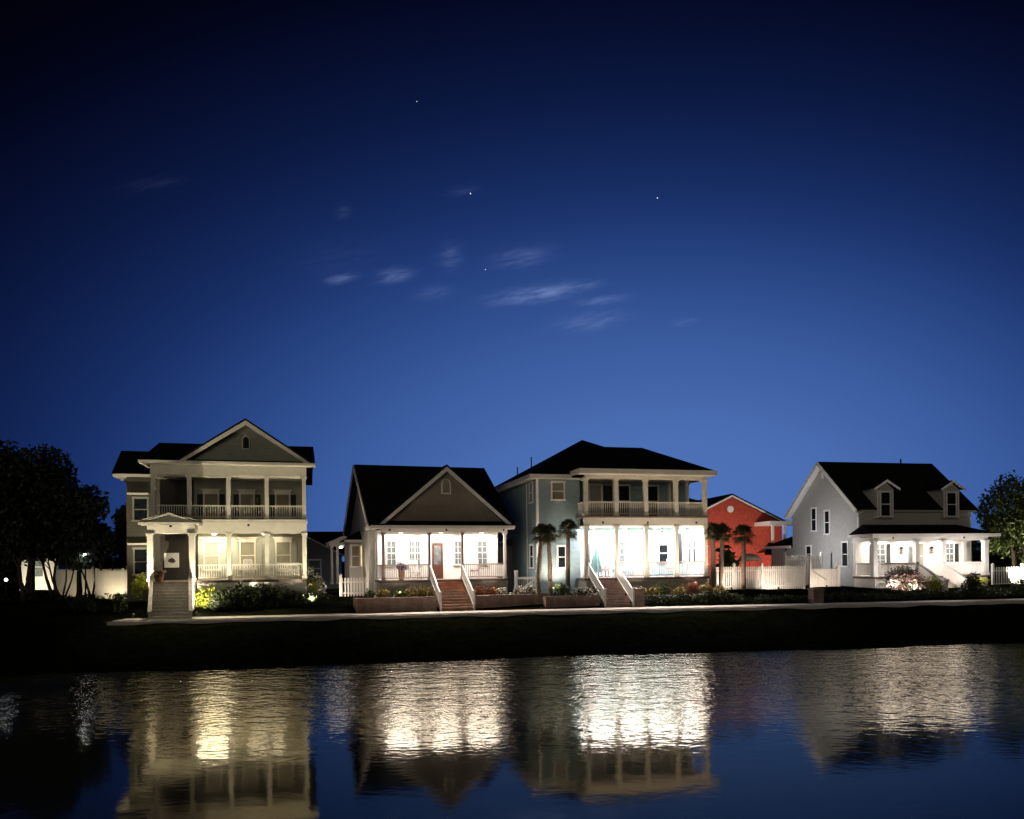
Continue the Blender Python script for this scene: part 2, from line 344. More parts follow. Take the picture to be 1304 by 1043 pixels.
def palm(label, loc, h, seed, lean=.1, group='palms by the blue house', cr=.66):
    t = thing('palm_tree', label, 'palm', loc, 0, group); rng = random.Random(seed)
    m = MB(); pts = []; rs = []
    for i in range(15):
        q = i/14; pts.append((lean*q*q, .03*math.sin(q*5), -.15 + (h+.15)*q)); rs.append((.15 - .03*q)*(1 + .08*(i % 2)) + (.05 if q > .88 else 0))
    m.tube(pts, rs, 10); m.build('trunk', M['palmbark'], t)
    f = MB(); top = np.array((lean, 0, h))
    for i in range(46):
        az = i*2.399 + rng.uniform(-.3,.3); el = R(-48 + 128*(i/45)**.8 + rng.uniform(-8,8))
        d = np.array((math.cos(az)*math.cos(el), math.sin(az)*math.cos(el), math.sin(el)))
        side = np.cross(d, (0,0,1.)); side /= np.linalg.norm(side); up = np.cross(side, d)
        hub = top + d*cr*.55*rng.uniform(.8,1.2) - np.array((0,0,.05))
        f.beam(top - np.array((0,0,.08)), hub, .03, .02)
        for j in range(13):
            a = R(-78 + 12.9*j); L_ = cr*.78*(1-.25*abs(j-6)/6)*rng.uniform(.8,1.1)
            e = d*math.cos(a) + side*math.sin(a)
            mid_ = hub + e*L_*.55 + up*.02; tip = hub + e*L_ + np.array((0,0,-.22*L_ - rng.uniform(0,.1)))
            wv = np.cross(e, up)*.026
            f.add([hub, mid_ + wv, tip, mid_ - wv], [(0,1,2,3)])
    f.build('fronds', M['palmleaf'], t)
    return t

# ------------------------------------------------------------------ house parts
def window(parent, a, b, z0, z1, v, pane='glass', trim='white', rot=0, hood=0, muntin=(1,1), name='window', at=None):
    """a window unit proud of its wall; origin at the middle of the sill line"""
    wd, h = b-a, z1-z0; t = .09; m = MB()
    m.box(-wd/2-t, -wd/2, -.06, .01, 0, h); m.box(wd/2, wd/2+t, -.06, .01, 0, h)
    m.box(-wd/2-t-.03, wd/2+t+.03, -.075, .01, h, h+.13+hood); m.box(-wd/2-t-.05, wd/2+t+.05, -.10, .01, -.09, 0)
    if hood: m.box(-wd/2-t-.12, wd/2+t+.12, -.14, .01, h+.13+hood, h+.19+hood)
    m.box(-wd/2, wd/2, -.045, -.012, h/2-.03, h/2+.03)
    for i in range(1, muntin[0]): x = -wd/2 + wd*i/muntin[0]; m.box(x-.015, x+.015, -.04, -.014, 0, h/2-.03); m.box(x-.015, x+.015, -.04, -.014, h/2+.03, h)
    for i in range(1, muntin[1]):
        for base in (0, h/2+.03):
            z = base + (h/2-.03)*i/muntin[1]; m.box(-wd/2, wd/2, -.038, -.016, z-.012, z+.012)
    loc = at if at else ((a+b)/2, v, z0)
    o = m.build(name, M[trim], parent, loc, rot)
    MB().box(-wd/2, wd/2, -.022, .004, 0, h).build('pane', M[pane], o)
    return o
def shutters(parent, a, b, z0, z1, v, wd=.38, mat='shutter', sides=(1,1), gap=.1):
    for sd, x in zip(sides, (a-gap-wd, b+gap)):
        if sd:
            m = MB().box(0, wd, -.045, .004, 0, z1-z0).box(.05, wd-.05, -.055, -.04, .06, (z1-z0)*.48).box(.05, wd-.05, -.055, -.04, (z1-z0)*.52, z1-z0-.06)
            m.build('shutter', M[mat], parent, (x, v, z0))
def railing(parent, p, q, z0, zt, gap=.13, mat='white', bw=.035, rail=.07, name='railing'):
    """straight rail from p to q in plan: top rail, bottom rail and balusters in one mesh"""
    dx, dy = q[0]-p[0], q[1]-p[1]; Ln = math.hypot(dx, dy); h = zt - z0
    m = MB().box(0, Ln, -.045, .045, h-rail, h).box(0, Ln, -.03, .03, .08, .14)
    k = max(1, int(Ln/gap))
    for i in range(k):
        x = (i+.5)*Ln/k; m.box(x-bw/2, x+bw/2, -bw/2, bw/2, .14, h-rail)
    return m.build(name, M[mat], parent, (p[0], p[1], z0), math.atan2(dy, dx))
def column(parent, u, v, z0, z1, wd=.24, mat='white', name='column'):
    h = z1-z0; a = wd/2
    m = MB().box(-a,a,-a,a,.16,h-.14).box(-a-.04,a+.04,-a-.04,a+.04,0,.16).box(-a-.04,a+.04,-a-.04,a+.04,h-.14,h-.05).box(-a-.07,a+.07,-a-.07,a+.07,h-.05,h)
    return m.build(name, M[mat], parent, (u, v, z0))
def stairs(parent, a, b, vtop, ztop, zbot, n, run, mat, name='stairs'):
    m = MB(); rise = (ztop-zbot)/n
    for i in range(n-1):                              # i = 0 is the lowest tread
        vf = vtop - run*(n-1-i); m.box(a, b, vf, vtop, zbot + rise*i + (0 if i else -.3), zbot + rise*(i+1))
        m.box(a-.003, b+.003, vf-.03, vf+.12, zbot + rise*(i+1) - .003, zbot + rise*(i+1) + .03)
    return m.build(name, M[mat], parent)
def stair_rail(parent, u, p, q, h=.9, mat='white', gap=.14, newel=.10, name='stair_rail'):
    """sloping rail from p=(v,z) at the top to q at the foot"""
    m = MB(); (v0,z0),(v1,z1) = p, q
    m.beam((u,v0,z0+h),(u,v1,z1+h), .08, .07); m.beam((u,v0,z0+.12),(u,v1,z1+.12), .05, .06)
    k = int(abs(v1-v0)/gap)
    for i in range(k):
        t = (i+.5)/k; v = v0+(v1-v0)*t; z = z0+(z1-z0)*t; m.box(u-.018,u+.018,v-.018,v+.018,z+.13,z+h-.02)
    a = newel/2; m.box(u-a,u+a,v1-a-.05,v1+a-.05,z1-.25,z1+h+.12); m.box(u-a-.03,u+a+.03,v1-a-.08,v1+a-.02,z1+h+.12,z1+h+.17)
    return m.build(name, M[mat], parent)
def door(parent, a, b, z0, z1, v, mat, trim='white', lite=None):
    m = MB().box(a-.12,a,-.07,.01,0,z1-z0+.14).box(b,b+.12,-.07,.01,0,z1-z0+.14).box(a,b,-.07,.01,z1-z0,z1-z0+.14)
    fr = m.build('door_frame', M[trim], parent, (0, v, z0))
    w_, h = b-a, z1-z0
    d = MB().box(a,b,-.05,.004,0,h)
    for (x0,x1,y0,y1) in ((.12,.46,.08,.40),(.54,.88,.08,.40),(.12,.46,.46,.92),(.54,.88,.46,.92)):
        if not (lite and y0 > .4): d.box(a+w_*x0, a+w_*x1, -.065, -.045, h*y0, h*y1)
    o = d.build('door', M[mat], parent, (0, v, z0))
    if lite: MB().box(a+w_*.2, b-w_*.2, -.06, -.045, h*.38, h*.92).build('door_glass', M[lite], o)
    MB().tube([(b-.08,-.05,h*.46),(b-.08,-.10,h*.46)],[.02,.03],8).build('handle', M['metal'], o)
    return o
def ceiling_light(parent, u, v, z, energy, col, mat='lamp_warm', size=1.95, zl=.16):
    o = MB().lathe([(.02,-.14),(.11,-.12),(.16,-.05),(.17,0)], (0,0,0), 14).build('ceiling_light', M[mat], parent, (u, v, z))
    light('AREA', o, (0,0,-zl), energy, col, size)
    return o
def fill_downlight(parent, u, v, z, aim, energy, col, angle=74):  # added fixture that brightens beds, steps and path
    o = MB().lathe([(.05,0),(.06,.02),(.06,.12),(.02,.13)], (0,0,0), 12).build('fill_downlight', M['metal'], parent, (u, v, z))
    light('SPOT', o, (0,0,-.03), energy, col, .05, aim, angle, 1.0); return o
def spotlight(label, loc, aim, energy, col, angle=115, head='lamp_warm', blend=.8, size=.06):
    t = thing('garden_spotlight', label, 'spotlight', loc, 0, 'garden spotlights')
    a = np.array(aim, float); a /= np.linalg.norm(a); p0 = np.array((0,0,.16)); p1 = p0 + a*.16
    MB().tube([(0,0,-.12),(0,0,.15)],[.012,.015],6).tube([p0-a*.02,p0,p1],[.03,.05,.065],10).build('housing', M['metal'], t)
    MB().tube([p1+a*.002,p1+a*.012],[.055,.05],10).build('lens', M[head], t)
    light('SPOT', t, tuple(p1+a*.06), energy, col, size, tuple(a), angle, blend)
    return t
def frame_of(o):
    th = o.rotation_euler.z; ox, oy = o.location.x, o.location.y
    return lambda u, v, z: (ox + u*math.cos(th) - v*math.sin(th), oy + u*math.sin(th) + v*math.cos(th), z)
def gable_roof(m, u0, u1, v0, v1, zr, ze, t=.16, along='v'):
    """two slabs; ridge runs along v (gable to the front) or along u"""
    if along == 'v':
        c = (u0+u1)/2; m.slab([(u0,v0,ze),(c,v0,zr),(c,v1,zr),(u0,v1,ze)], t); m.slab([(c,v0,zr),(u1,v0,ze),(u1,v1,ze),(c,v1,zr)], t)
    else:
        c = (v0+v1)/2; m.slab([(u0,v0,ze),(u1,v0,ze),(u1,c,zr),(u0,c,zr)], t); m.slab([(u0,c,zr),(u1,c,zr),(u1,v1,ze),(u0,v1,ze)], t)
    return m
def rake(m, c, half, zr, ze, v, wd=.28, th=.05):
    """raking boards of a front gable"""
    for sd in (-1, 1):
        m.prism([(c, zr), (c+sd*half, ze), (c+sd*half, ze-wd*1.15), (c, zr-wd*1.15)][::sd], v-th, v)
    return m

WARM = (1,.84,.6); YEL = (1,.88,.64); CREAM = (1,.90,.84); COOL = (1,.94,1); PEACH = (1,.80,.64)

# ================================================================== HOUSE 1: cream house with the double porch
H = thing('porch_house', 'cream two storey house with stacked front porches and dark entry, at the left', 'house', (-20.2,44,0), R(15), 'houses along the lake')
P1 = frame_of(H)
# body, wing and back wall of the porch
MB().box(.12,8.36,2.2,12,1.9,10.3).build('wall', M['cream'], H)
MB().box(-1.85,.12,3.0,11,1.9,9.75).build('wing_wall', M['wing_shade'], H)
r = MB(); gable_roof(r, -.5, 8.95, -.35, 12.4, 12.25, 10.42, .14, 'u'); r.slab([(-2.5,2.45,9.95),(-.4,2.45,9.95),(-.4,5.0,11.55),(-2.5,5.0,11.55)], .12); r.slab([(-2.5,5.0,11.55),(-.4,5.0,11.55),(-.4,11.3,9.9),(-2.5,11.3,9.9)], .12)
roof = r.build('roof', M['shingle'], H)
r = MB(); gable_roof(r, 1.5, 8.7, -.5, 6.2, 12.86, 10.47, .12, 'v'); r.build('gable_roof', M['shingle'], H)
MB().prism([(1.85,10.42),(8.35,10.42),(5.1,12.6)], -.1, .2).build('gable', M['cream'], H)
m = rake(MB(), 5.1, 3.55, 12.76, 10.44, -.42, .24); m.build('gable_trim', M['cream_trim'], H)
v_ = MB().prism([(-.22,0),(.22,0),(.22,.62),(0,.86),(-.22,.62)], -.06, 0); ov = v_.build('gable_vent', M['cream_trim'], H, (5.1,-.1,11.12))
MB().prism([(-.16,.06),(.16,.06),(.16,.6),(0,.77),(-.16,.6)], -.075, -.06).build('louvre', M['shutter'], ov)
m = MB().box(-.02,8.44,-.02,.30,9.62,10.20).box(-.55,8.95,-.55,-.40,10.22,10.36).box(-.55,8.95,-.40,.3,10.20,10.24).box(-.55,-.40,-.40,2.4,10.22,10.36)
m.build('cornice', M['cream_trim'], H)
m = MB().box(-2.45,-2.30,2.4,11.2,9.70,9.86).box(-2.30,.10,2.35,2.5,9.70,9.86).box(-2.30,-1.86,2.5,11,9.72,9.75)
m.build('wing_eave', M['cream_trim'], H)
MB().box(.05,8.4,.3,2.2,9.56,9.62).build('upper_ceiling', M['cream_trim'], H)
MB().box(-.02,8.44,-.06,2.2,6.98,7.10).build('upper_deck', M['cream_trim'], H)
MB().box(-.02,8.44,0,.28,6.30,6.98).box(-.06,8.48,-.06,0,6.84,6.97).build('porch_beam', M['cream_trim'], H)
MB().box(.05,8.4,.28,2.2,6.36,6.42).build('porch_ceiling', M['cream_trim'], H)
MB().box(0,8.44,-.08,2.2,3.48,3.62).build('porch_floor', M['deck'], H)
MB().box(2.4,8.4,.02,2.15,1.9,3.48).build('foundation', M['white_siding'], H)
for u in (.12,2.0,4.1,6.2,8.3): column(H, u, .14, 7.10, 9.62, .22, 'cream_trim')
for u in (4.1,6.2,8.3): column(H, u, .14, 3.62, 6.30, .24, 'cream_trim')
for a, b in ((.12,2.0),(2.0,4.1),(4.1,6.2),(6.2,8.3)): railing(H, (a+.12,.14), (b-.12,.14), 7.14, 7.92, .125, 'cream_trim')
for a, b in ((2.3,4.1),(4.1,6.2),(6.2,8.3)): railing(H, (a+.12,.14), (b-.12,.14), 3.66, 4.52, .125, 'cream_trim')
for c in (2.95,4.98,7.05):
    window(H, c-.36, c+.36, 7.35, 8.72, 2.2, 'blind', 'cream_trim', hood=.12); shutters(H, c-.36, c+.36, 7.35, 8.72, 2.2, .32)
    window(H, c-.38, c+.38, 4.25, 5.82, 2.2, 'blind', 'cream_trim', hood=.12); shutters(H, c-.38, c+.38, 4.25, 5.82, 2.2, .34, 'shutter_beige')
# dark entry: double door with a framed picture hung on it
MB().box(.13,2.2,2.08,2.2,3.62,6.36).box(.13,1.95,2.12,2.2,7.1,9.56).build('entry_panel', M['door_dark'], H)
door(H, .30, 1.62, 3.62, 5.95, 2.08, 'door_dark', 'door_dark')
pic = MB().box(-.40,.40,-.05,0,0,.86).build('door_picture', M['white'], H, (.76,2.0,4.36))
MB().prism([(-.18,.34),(-.06,.30),(.10,.26),(.22,.36),(.14,.50),(.02,.58),(-.10,.52),(-.2,.46)], -.062,-.05).build('motif', M['bark'], pic)
# wing windows under small lit hoods
for z0, z1, zh in ((7.2,8.45,8.68),(4.0,5.45,5.72)):
    window(H, -1.42, -.72, z0, z1, 3.0, 'glass', 'shutter_beige')  # shade of the wing put into the darker trim colour
    MB().prism([(-1.72,zh),(-.55,zh),(-.55,zh+.10),(-1.72,zh+.10)], 2.45, 3.0).build('window_hood', M['cream_trim'], H)
# portico over the steps
po = MB().box(-.02,2.44,-1.12,-.02,6.26,6.72).box(-.42,2.70,-1.42,-.02,6.74,6.86).build('portico', M['cream_trim'], H)
m = MB(); gable_roof(m, -.36, 2.64, -1.38, 0, 7.46, 6.9, .06, 'v'); m.build('portico_roof', M['shingle'], po)
m = rake(MB().prism([(-.1,6.86),(2.34,6.86),(1.12,7.28)], -1.26, -1.16), 1.14, 1.46, 7.42, 6.98, -1.30, .13, .08); m.build('pediment', M['cream_trim'], po)
for u in (.12,2.26): column(H, u, -.98, 3.62, 6.26, .30, 'cream_trim')
MB().box(.02,2.36,-1.14,-.08,3.46,3.60).build('landing', M['tread'], H)
MB().box(.04,2.34,-1.1,-.08,1.6,3.46).build('landing_base', M['stone'], H)
stairs(H, .27, 2.09, -1.14, 3.60, 1.70, 12, .27, 'stone')
for u0, u1 in ((.13,.26),(2.10,2.23)):
    MB().sprism([(-1.16,3.85),(-4.15,2.12),(-4.15,1.5),(-1.16,1.5)], u0, u1).build('stair_wall', M['stone'], H)
    MB().sprism([(-1.12,3.94),(-4.24,2.16),(-4.24,2.08),(-1.12,3.86)], u0-.03, u1+.03).build('stair_cap', M['stone'], H)
fill_downlight(H, 1.2, -1.28, 6.60, (.06,-.60,-1), 240, WARM)
fill_downlight(H, 5.2, -.24, 6.70, (.05,-.60,-1), 240, WARM)
ceiling_light(H, 3.2, 1.1, 6.36, 55, YEL); ceiling_light(H, 6.0, 1.1, 6.36, 12, YEL)
# the steps run square to the street, a little askew to the house
for o in H.children:
    if o.name.split('.')[0] in ('stairs', 'stair_wall', 'stair_cap'):
        for vt in o.data.vertices: vt.co.x += .13*max(0., -1.14 - vt.co.y)

# ================================================================== HOUSE 2: cottage with the front gable
H = thing('gable_cottage', 'white cottage with brown front gable and arched vent over a brightly lit porch', 'house', (-7.62,46.2,0), R(18), 'houses along the lake')
P2 = frame_of(H)
MB().box(-.1,7.7,2.2,2.6,2.0,6.5).box(-.45,7.7,2.6,13,2.0,6.55).build('wall', M['white_siding'], H)
MB().sprism([(.2,6.5),(12.6,6.5),(6.4,10.7)], -.45, -.3).build('side_gable', M['greyside'], H)
r = MB(); gable_roof(r, -.85, 8.1, -.45, 13.1, 11.02, 6.78, .14, 'u'); rf = r.build('roof', M['shingle'], H)
m = MB()
for a, b in (((-.9,-.45,6.62),(-.9,6.35,10.86)),((-.9,6.35,10.86),(-.9,13.1,6.62))): m.beam(a, b, .07, .26)
m.build('rake_board', M['white'], H)
r = MB(); gable_roof(r, -.30, 7.98, -.45, 6.2, 10.36, 6.84, .12, 'v'); r.build('gable_roof', M['shingle'], H)
MB().prism([(-.02,6.72),(7.7,6.72),(3.84,10.02)], -.12, .1).build('gable', M['taupe'], H)
rake(MB(), 3.84, 4.16, 10.30, 6.80, -.38, .30).build('gable_trim', M['white'], H)
pts = [(-.30,0),(.30,0),(.30,.62)] + [(.30*math.cos(R(t)), .62+.30*math.sin(R(t))) for t in range(20,180,20)] + [(-.30,.62)]
gv = MB().prism(pts, -.06, 0).build('gable_vent', M['cream_trim'], H, (3.84,-.12,8.6))
MB().prism([(x*.72, .07+z*.88) for x, z in pts], -.075, -.06).build('louvre', M['shutter_beige'], gv)
m = MB().box(-.75,8.05,-.55,-.42,6.52,6.70).box(-.75,8.05,-.42,.2,6.50,6.54).box(-.05,7.72,-.05,.2,6.30,6.50).box(-.75,-.62,-.42,2.0,6.52,6.70)
m.build('fascia', M['white'], H)
MB().box(-.05,7.7,.2,2.2,6.42,6.50).build('porch_ceiling', M['white'], H)
MB().box(-.12,7.80,-.15,2.2,3.32,3.46).build('porch_floor', M['deck'], H)
MB().box(-.05,7.72,-.05,2.15,2.0,3.32).build('foundation', M['stone'], H)
for u in (.06,2.82,4.86): column(H, u, .08, 3.46, 6.30, .14, 'post')
column(H, 7.58, .08, 3.46, 6.30, .14, 'white')
for u in (.0,7.60): MB().box(u,u+.12,2.06,2.2,3.46,6.42).build('pilaster', M['white'], H)
railing(H, (.14,.08), (2.75,.08), 3.48, 4.40, .12, 'rail'); railing(H, (4.93,.08), (7.50,.08), 3.48, 4.40, .12, 'rail')
railing(H, (.06,.16), (.06,2.05), 3.48, 4.40, .12, 'white'); railing(H, (7.58,.16), (7.58,2.05), 3.48, 4.40, .12, 'white')
for a, b in ((.62,1.14),(2.02,2.30),(2.38,2.66),(4.92,5.32),(6.42,7.02)):
    window(H, a, b, 4.38, 5.80, 2.2, 'palepane', 'white', muntin=(2,2))
door(H, 3.42, 4.14, 3.46, 5.72, 2.2, 'door_wood', 'white', 'palepane')
stairs(H, 2.92, 4.72, -.15, 3.44, 1.76, 11, .26, 'brick_step')
for u in (2.84,4.80): stair_rail(H, u, (-.10,3.46), (-2.75,1.85), .85)
# bay with its own hipped roof on the left side, and the bright little back porch behind it
b_ = MB().box(-1.25,-.1,6,9,2.0,6.0).build('bay', M['greyside'], H)
MB().slab([(-1.55,5.7,6.0),(-.1,5.7,6.0),(-.1,7.2,6.85)], .1).slab([(-1.55,5.7,6.0),(-.1,7.2,6.85),(-.1,7.8,6.85),(-1.55,9.3,6.0)], .1).build('bay_roof', M['shingle'], b_)
MB().box(-1.6,-.1,5.66,5.70,5.86,6.02).build('bay_fascia', M['white'], b_)
for a, b, pn in ((-1.08,-.62,'blind'),(-.52,-.22,'lit_window')): window(b_, a, b, 4.3, 5.6, 6.0, pn, 'white')
window(H, -.5, .5, 4.5, 5.8, 0, 'blind', 'white', rot=R(-90), at=(-.1,3.6,4.5))
bp_ = MB().box(-2.15,-.1,10.6,13.4,5.75,5.95).prism([(-2.25,5.95),(-.1,5.95),(-1.1,6.45)], 10.5, 13.4).build('back_porch', M['white'], H)
for u in (-1.95,-1.55): column(bp_, u, 10.8, 3.0, 5.75, .16)
ceiling_light(bp_, -1.2, 12, 5.7, 25, COOL, 'lamp_white')
for u in (1.3,3.8,6.4): ceiling_light(H, u, 1.15, 6.42, 52, CREAM, 'lamp_warm')
for u in (.4,3.8,7.4): fill_downlight(H, u, -.30, 6.38, (0,-.62,-1), 330, PEACH)

# ================================================================== HOUSE 3: blue house with stacked porches
H = thing('hip_roof_house', 'blue two storey house with black hip roof, upper balcony and glaring white porch', 'house', (1.6,50,0), R(14), 'houses along the lake')
P3 = frame_of(H)
MB().box(0,2.9,0,14,2.0,9.85).box(2.9,10.9,1.0,14,2.0,9.85).build('wall', M['blue'], H)
MB().box(2.9,10.99,.96,1.0,3.4,6.70).build('porch_wall', M['aqua'], H)
for u in (-.03,): MB().box(u,u+.16,-.03,.10,2.0,9.80).build('corner_board', M['white'], H)
r = MB()
pk = (5.6,7.2,13.45); e = [(-.55,-.55,9.98),(11.4,-.55,9.98),(11.4,14.6,9.98),(-.55,14.6,9.98)]
for i in range(4): r.slab([e[i], e[(i+1)%4], pk], .12)
ra, rb = (6.2,4.0,12.5), (9.0,4.0,12.5); q = [(2.25,-2.1,10.22),(11.45,-2.1,10.22),(11.45,10,10.22),(2.25,10,10.22)]
r.slab([q[0],q[1],rb,ra], .12); r.slab([q[1],q[2],rb], .12); r.slab([q[3],q[0],ra], .12); r.slab([q[2],q[3],ra,rb], .12)
rf = r.build('roof', M['shingle'], H)
for u, v, z in ((1.5,10.6,11.2),(2.4,9.8,11.9)): MB().tube([(u,v,z-.3),(u,v,z+.55)],[.05,.05],8).build('vent_pipe', M['metal'], rf)
m = MB().box(-.62,2.15,-.66,-.56,9.72,9.98).box(-.62,-.52,-.56,14.6,9.72,9.98).box(-.52,0,-.56,14.4,9.74,9.78).box(-.52,2.8,-.56,0,9.745,9.785)
m.build('eave', M['cream_trim'], H)
m = MB().box(2.15,11.5,-2.2,-2.1,9.92,10.22).box(2.15,11.5,-2.1,-1.4,9.90,9.94).box(2.7,11.1,-1.62,-1.36,9.66,9.92).box(11.4,11.5,-2.1,5,9.92,10.22).box(10.86,11.08,-1.36,1,9.66,9.9).box(2.15,2.25,-2.1,-.3,9.92,10.22)
m.build('balcony_eave', M['cream_trim'], H)
MB().box(2.75,10.9,-1.36,1.0,9.7,9.76).build('balcony_ceiling', M['cream_trim'], H)
MB().box(2.62,11.16,-1.70,1.0,7.20,7.32).build('balcony_deck', M['deck'], H)
MB().box(2.66,11.10,-1.62,-1.34,6.70,7.20).box(10.84,11.10,-1.34,1.0,6.70,7.20).build('porch_beam', M['cream_trim'], H)
MB().box(2.9,10.84,-1.34,.96,6.68,6.74).build('porch_ceiling', M['white'], H)
MB().box(2.62,11.16,-1.70,.96,3.26,3.40).build('porch_floor', M['deck'], H)
MB().box(2.72,11.06,-1.6,.96,2.0,3.26).build('foundation', M['stone'], H)
cols = (2.78,4.80,6.82,8.92,10.96)
for u in cols:
    column(H, u, -1.48, 7.32, 9.66, .25, 'cream_trim'); column(H, u, -1.48, 3.40, 6.70, .24, 'cream_trim')
column(H, 10.9, .86, 7.32, 9.70, .2, 'cream_trim'); column(H, 9.6, .86, 7.32, 9.70, .16, 'cream_trim')
for a, b in zip(cols[:-1], cols[1:]): railing(H, (a+.13,-1.48), (b-.13,-1.48), 7.34, 8.22, .12, 'cream_trim')
for a, b in zip(cols[1:-1], cols[2:]): railing(H, (a+.13,-1.48), (b-.13,-1.48), 3.42, 4.40, .12, 'rail')
railing(H, (2.78,-1.34), (2.78,-.02), 7.34, 8.22, .12, 'cream_trim'); railing(H, (10.96,-1.34), (10.96,.78), 7.34, 8.22, .12, 'cream_trim');
window(H, 1.05, 1.80, 8.45, 9.50, 0, 'blind', 'white'); window(H, 1.40, 1.86, 4.10, 5.40, 0, 'glass', 'white')
door(H, 3.95, 4.72, 7.32, 9.45, 1.0, 'door_grey', 'cream_trim'); shutters(H, 3.95, 4.72, 7.32, 9.45, 1.0, .62, sides=(0,1), gap=.16)
for a, b in ((5.98,6.72),(8.05,8.78)): window(H, a, b, 7.45, 9.45, 1.0, 'glass', 'cream_trim')
door(H, 3.30, 4.05, 3.40, 5.80, .96, 'white', 'white', 'palepane')
window(H, 5.6, 6.3, 4.0, 5.7, .96, 'palepane', 'white', muntin=(2,2))
window(H, 8.84, 9.44, 4.38, 5.50, .96, 'glass', 'white'); shutters(H, 9.9, 10.15, 4.25, 6.3, .96, .26, sides=(0,1))
window(H, -.35, .35, 8.3, 9.5, 0, 'blind', 'white', rot=R(-90), at=(0,1.2,8.35)); window(H, -.35, .35, 4.1, 5.5, 0, 'glass', 'white', rot=R(-90), at=(0,1.2,4.1))
MB().box(-.03,.02,2.3,2.42,2.0,9.7).build('downpipe', M['white'], H)
m = MB().box(-1.0,0,6.5,13.5,2.0,5.6).slab([(-1.3,6.2,5.7),(0,6.2,6.4),(0,13.5,6.4),(-1.3,13.5,5.7)],.1); m.build('side_annex', M['greyside'], H)
MB().box(10.94,10.98,-1.34,.95,3.40,6.70).build('side_screen', M['white_siding'], H)
for v in (-.1,.62): window(H, -.14, .14, 4.3, 6.2, 0, 'glass', 'white', rot=R(-90), at=(10.94,v,4.3))
stairs(H, 3.02, 4.62, -1.70, 3.38, 1.76, 11, .26, 'brick_tan')
for u in (2.92,4.72): stair_rail(H, u, (-1.62,3.40), (-4.3,1.85), .85, 'white')
for u in (3.8,6.82,10.2): fill_downlight(H, u, -1.80, 6.82, (0,-.62,-1), 330, PEACH)
for u in (3.7,5.9,8.0,10.0): ceiling_light(H, u, -.25, 6.68, 80, COOL, 'lamp_white')

# ================================================================== HOUSE 4: grey house with dormers
H = thing('dormer_house', 'grey house with steep black roof, two dormers and warm lit front porch', 'house', (24.95,56.5,0), R(12), 'houses along the lake')
P4 = frame_of(H)
MB().box(0,9.4,0,8.5,2.0,7.95).build('wall', M['greyside'], H)
MB().sprism([(.0,7.95),(8.5,7.95),(4.25,11.55)], 0, .2).build('side_gable', M['greyside'], H)
r = MB(); gable_roof(r, -.42, 9.75, -.40, 8.9, 11.92, 7.98, .14, 'u'); rf = r.build('roof', M['shingle'], H)
MB().tube([(6.9,4.25,11.8),(6.9,4.25,12.25)],[.06,.06],8).build('vent_pipe', M['metal'], rf)
m = MB()
for a, b in (((-.46,-.42,7.80),(-.46,4.25,11.76)),((-.46,4.25,11.76),(-.46,8.9,7.80))): m.beam(a, b, .07, .26)
m.beam((-.2,-.42,7.72),(-.2,4.25,11.68),.5,.04); m.beam((-.2,4.25,11.68),(-.2,8.9,7.72),.5,.04)
m.build('rake_board', M['white'], H)
MB().box(-.02,9.42,-.05,0,7.45,7.82).box(-.1,9.5,-.44,-.05,7.78,7.90).build('frieze', M['greyside'], H)
for u in (-.03,9.32): MB().box(u,u+.12,-.03,.1,2.0,7.44).build('corner_board', M['white'], H)
MB().box(-.04,0,4.1,4.4,10.6,11.1).build('gable_vent', M['white'], H)
for v, z0, z1, wd in ((5.45,6.65,8.35,.55),(3.72,6.35,8.05,.55),(6.2,4.2,5.4,.6),(1.55,3.9,5.6,.6)):
    window(H, -wd/2, wd/2, z0, z1, 0, 'glass', 'white', rot=R(-90), at=(0,v,z0))
for c in (1.85,7.35):
    d = MB().box(c-.62,c+.62,-.47,1.6,7.32,9.45).prism([(c-.62,9.45),(c+.62,9.45),(c,9.95)], -.47, 2.0).build('dormer', M['greyside'], H)
    m = MB(); gable_roof(m, c-1.02, c+1.02, -.70, 2.4, 10.08, 9.48, .07, 'v'); m.build('dormer_roof', M['shingle'], d)
    m = rake(MB(), c, 1.04, 10.07, 9.46, -.69, .15, .06); m.box(c-.66,c-.58,-.50,-.465,7.34,9.4); m.box(c+.58,c+.66,-.50,-.465,7.34,9.4); m.build('dormer_trim', M['white'], d)
    window(d, c-.36, c+.36, 7.48, 9.15, -.47, 'glass', 'white')
r = MB(); z0, z1 = 6.12, 6.86
r.slab([(-.85,-2.65,z0),(9.35,-2.65,z0),(8.2,-.02,z1),(.3,-.02,z1)], .1); r.slab([(-.85,-2.65,z0),(.3,-.02,z1),(-.85,-.02,z0)], .1); r.slab([(9.35,-2.65,z0),(9.35,-.02,z0),(8.2,-.02,z1)], .1)
r.build('porch_roof', M['shingle'], H)
MB().box(-.9,9.4,-2.78,-2.66,5.92,6.12).box(-.9,-.78,-2.66,-.02,5.92,6.12).box(9.28,9.4,-2.66,-.02,5.92,6.12).box(-.78,9.28,-2.66,-1.95,5.90,5.93).box(-.5,8.75,-2.32,-2.06,5.66,5.90).box(-.50,-.28,-2.06,0,5.66,5.90).box(8.5,8.75,-2.06,0,5.66,5.90).build('porch_eave', M['white'], H)
MB().box(-.3,8.6,-2.06,-.02,5.82,5.88).build('porch_ceiling', M['white'], H)
MB().box(-.5,8.8,-2.4,-.02,3.02,3.16).build('porch_floor', M['deck'], H)
MB().box(-.4,8.7,-2.3,-.02,2.0,3.02).build('foundation', M['white_siding'], H)
MB().box(.12,9.3,-.025,0,3.16,5.82).build('porch_wall', M['white_siding'], H)  # pale sheet on the grey wall, its lit look put into the colour
for u in (-.38,2.95,5.11,8.60): column(H, u, -2.2, 3.16, 5.66, .32, 'white')
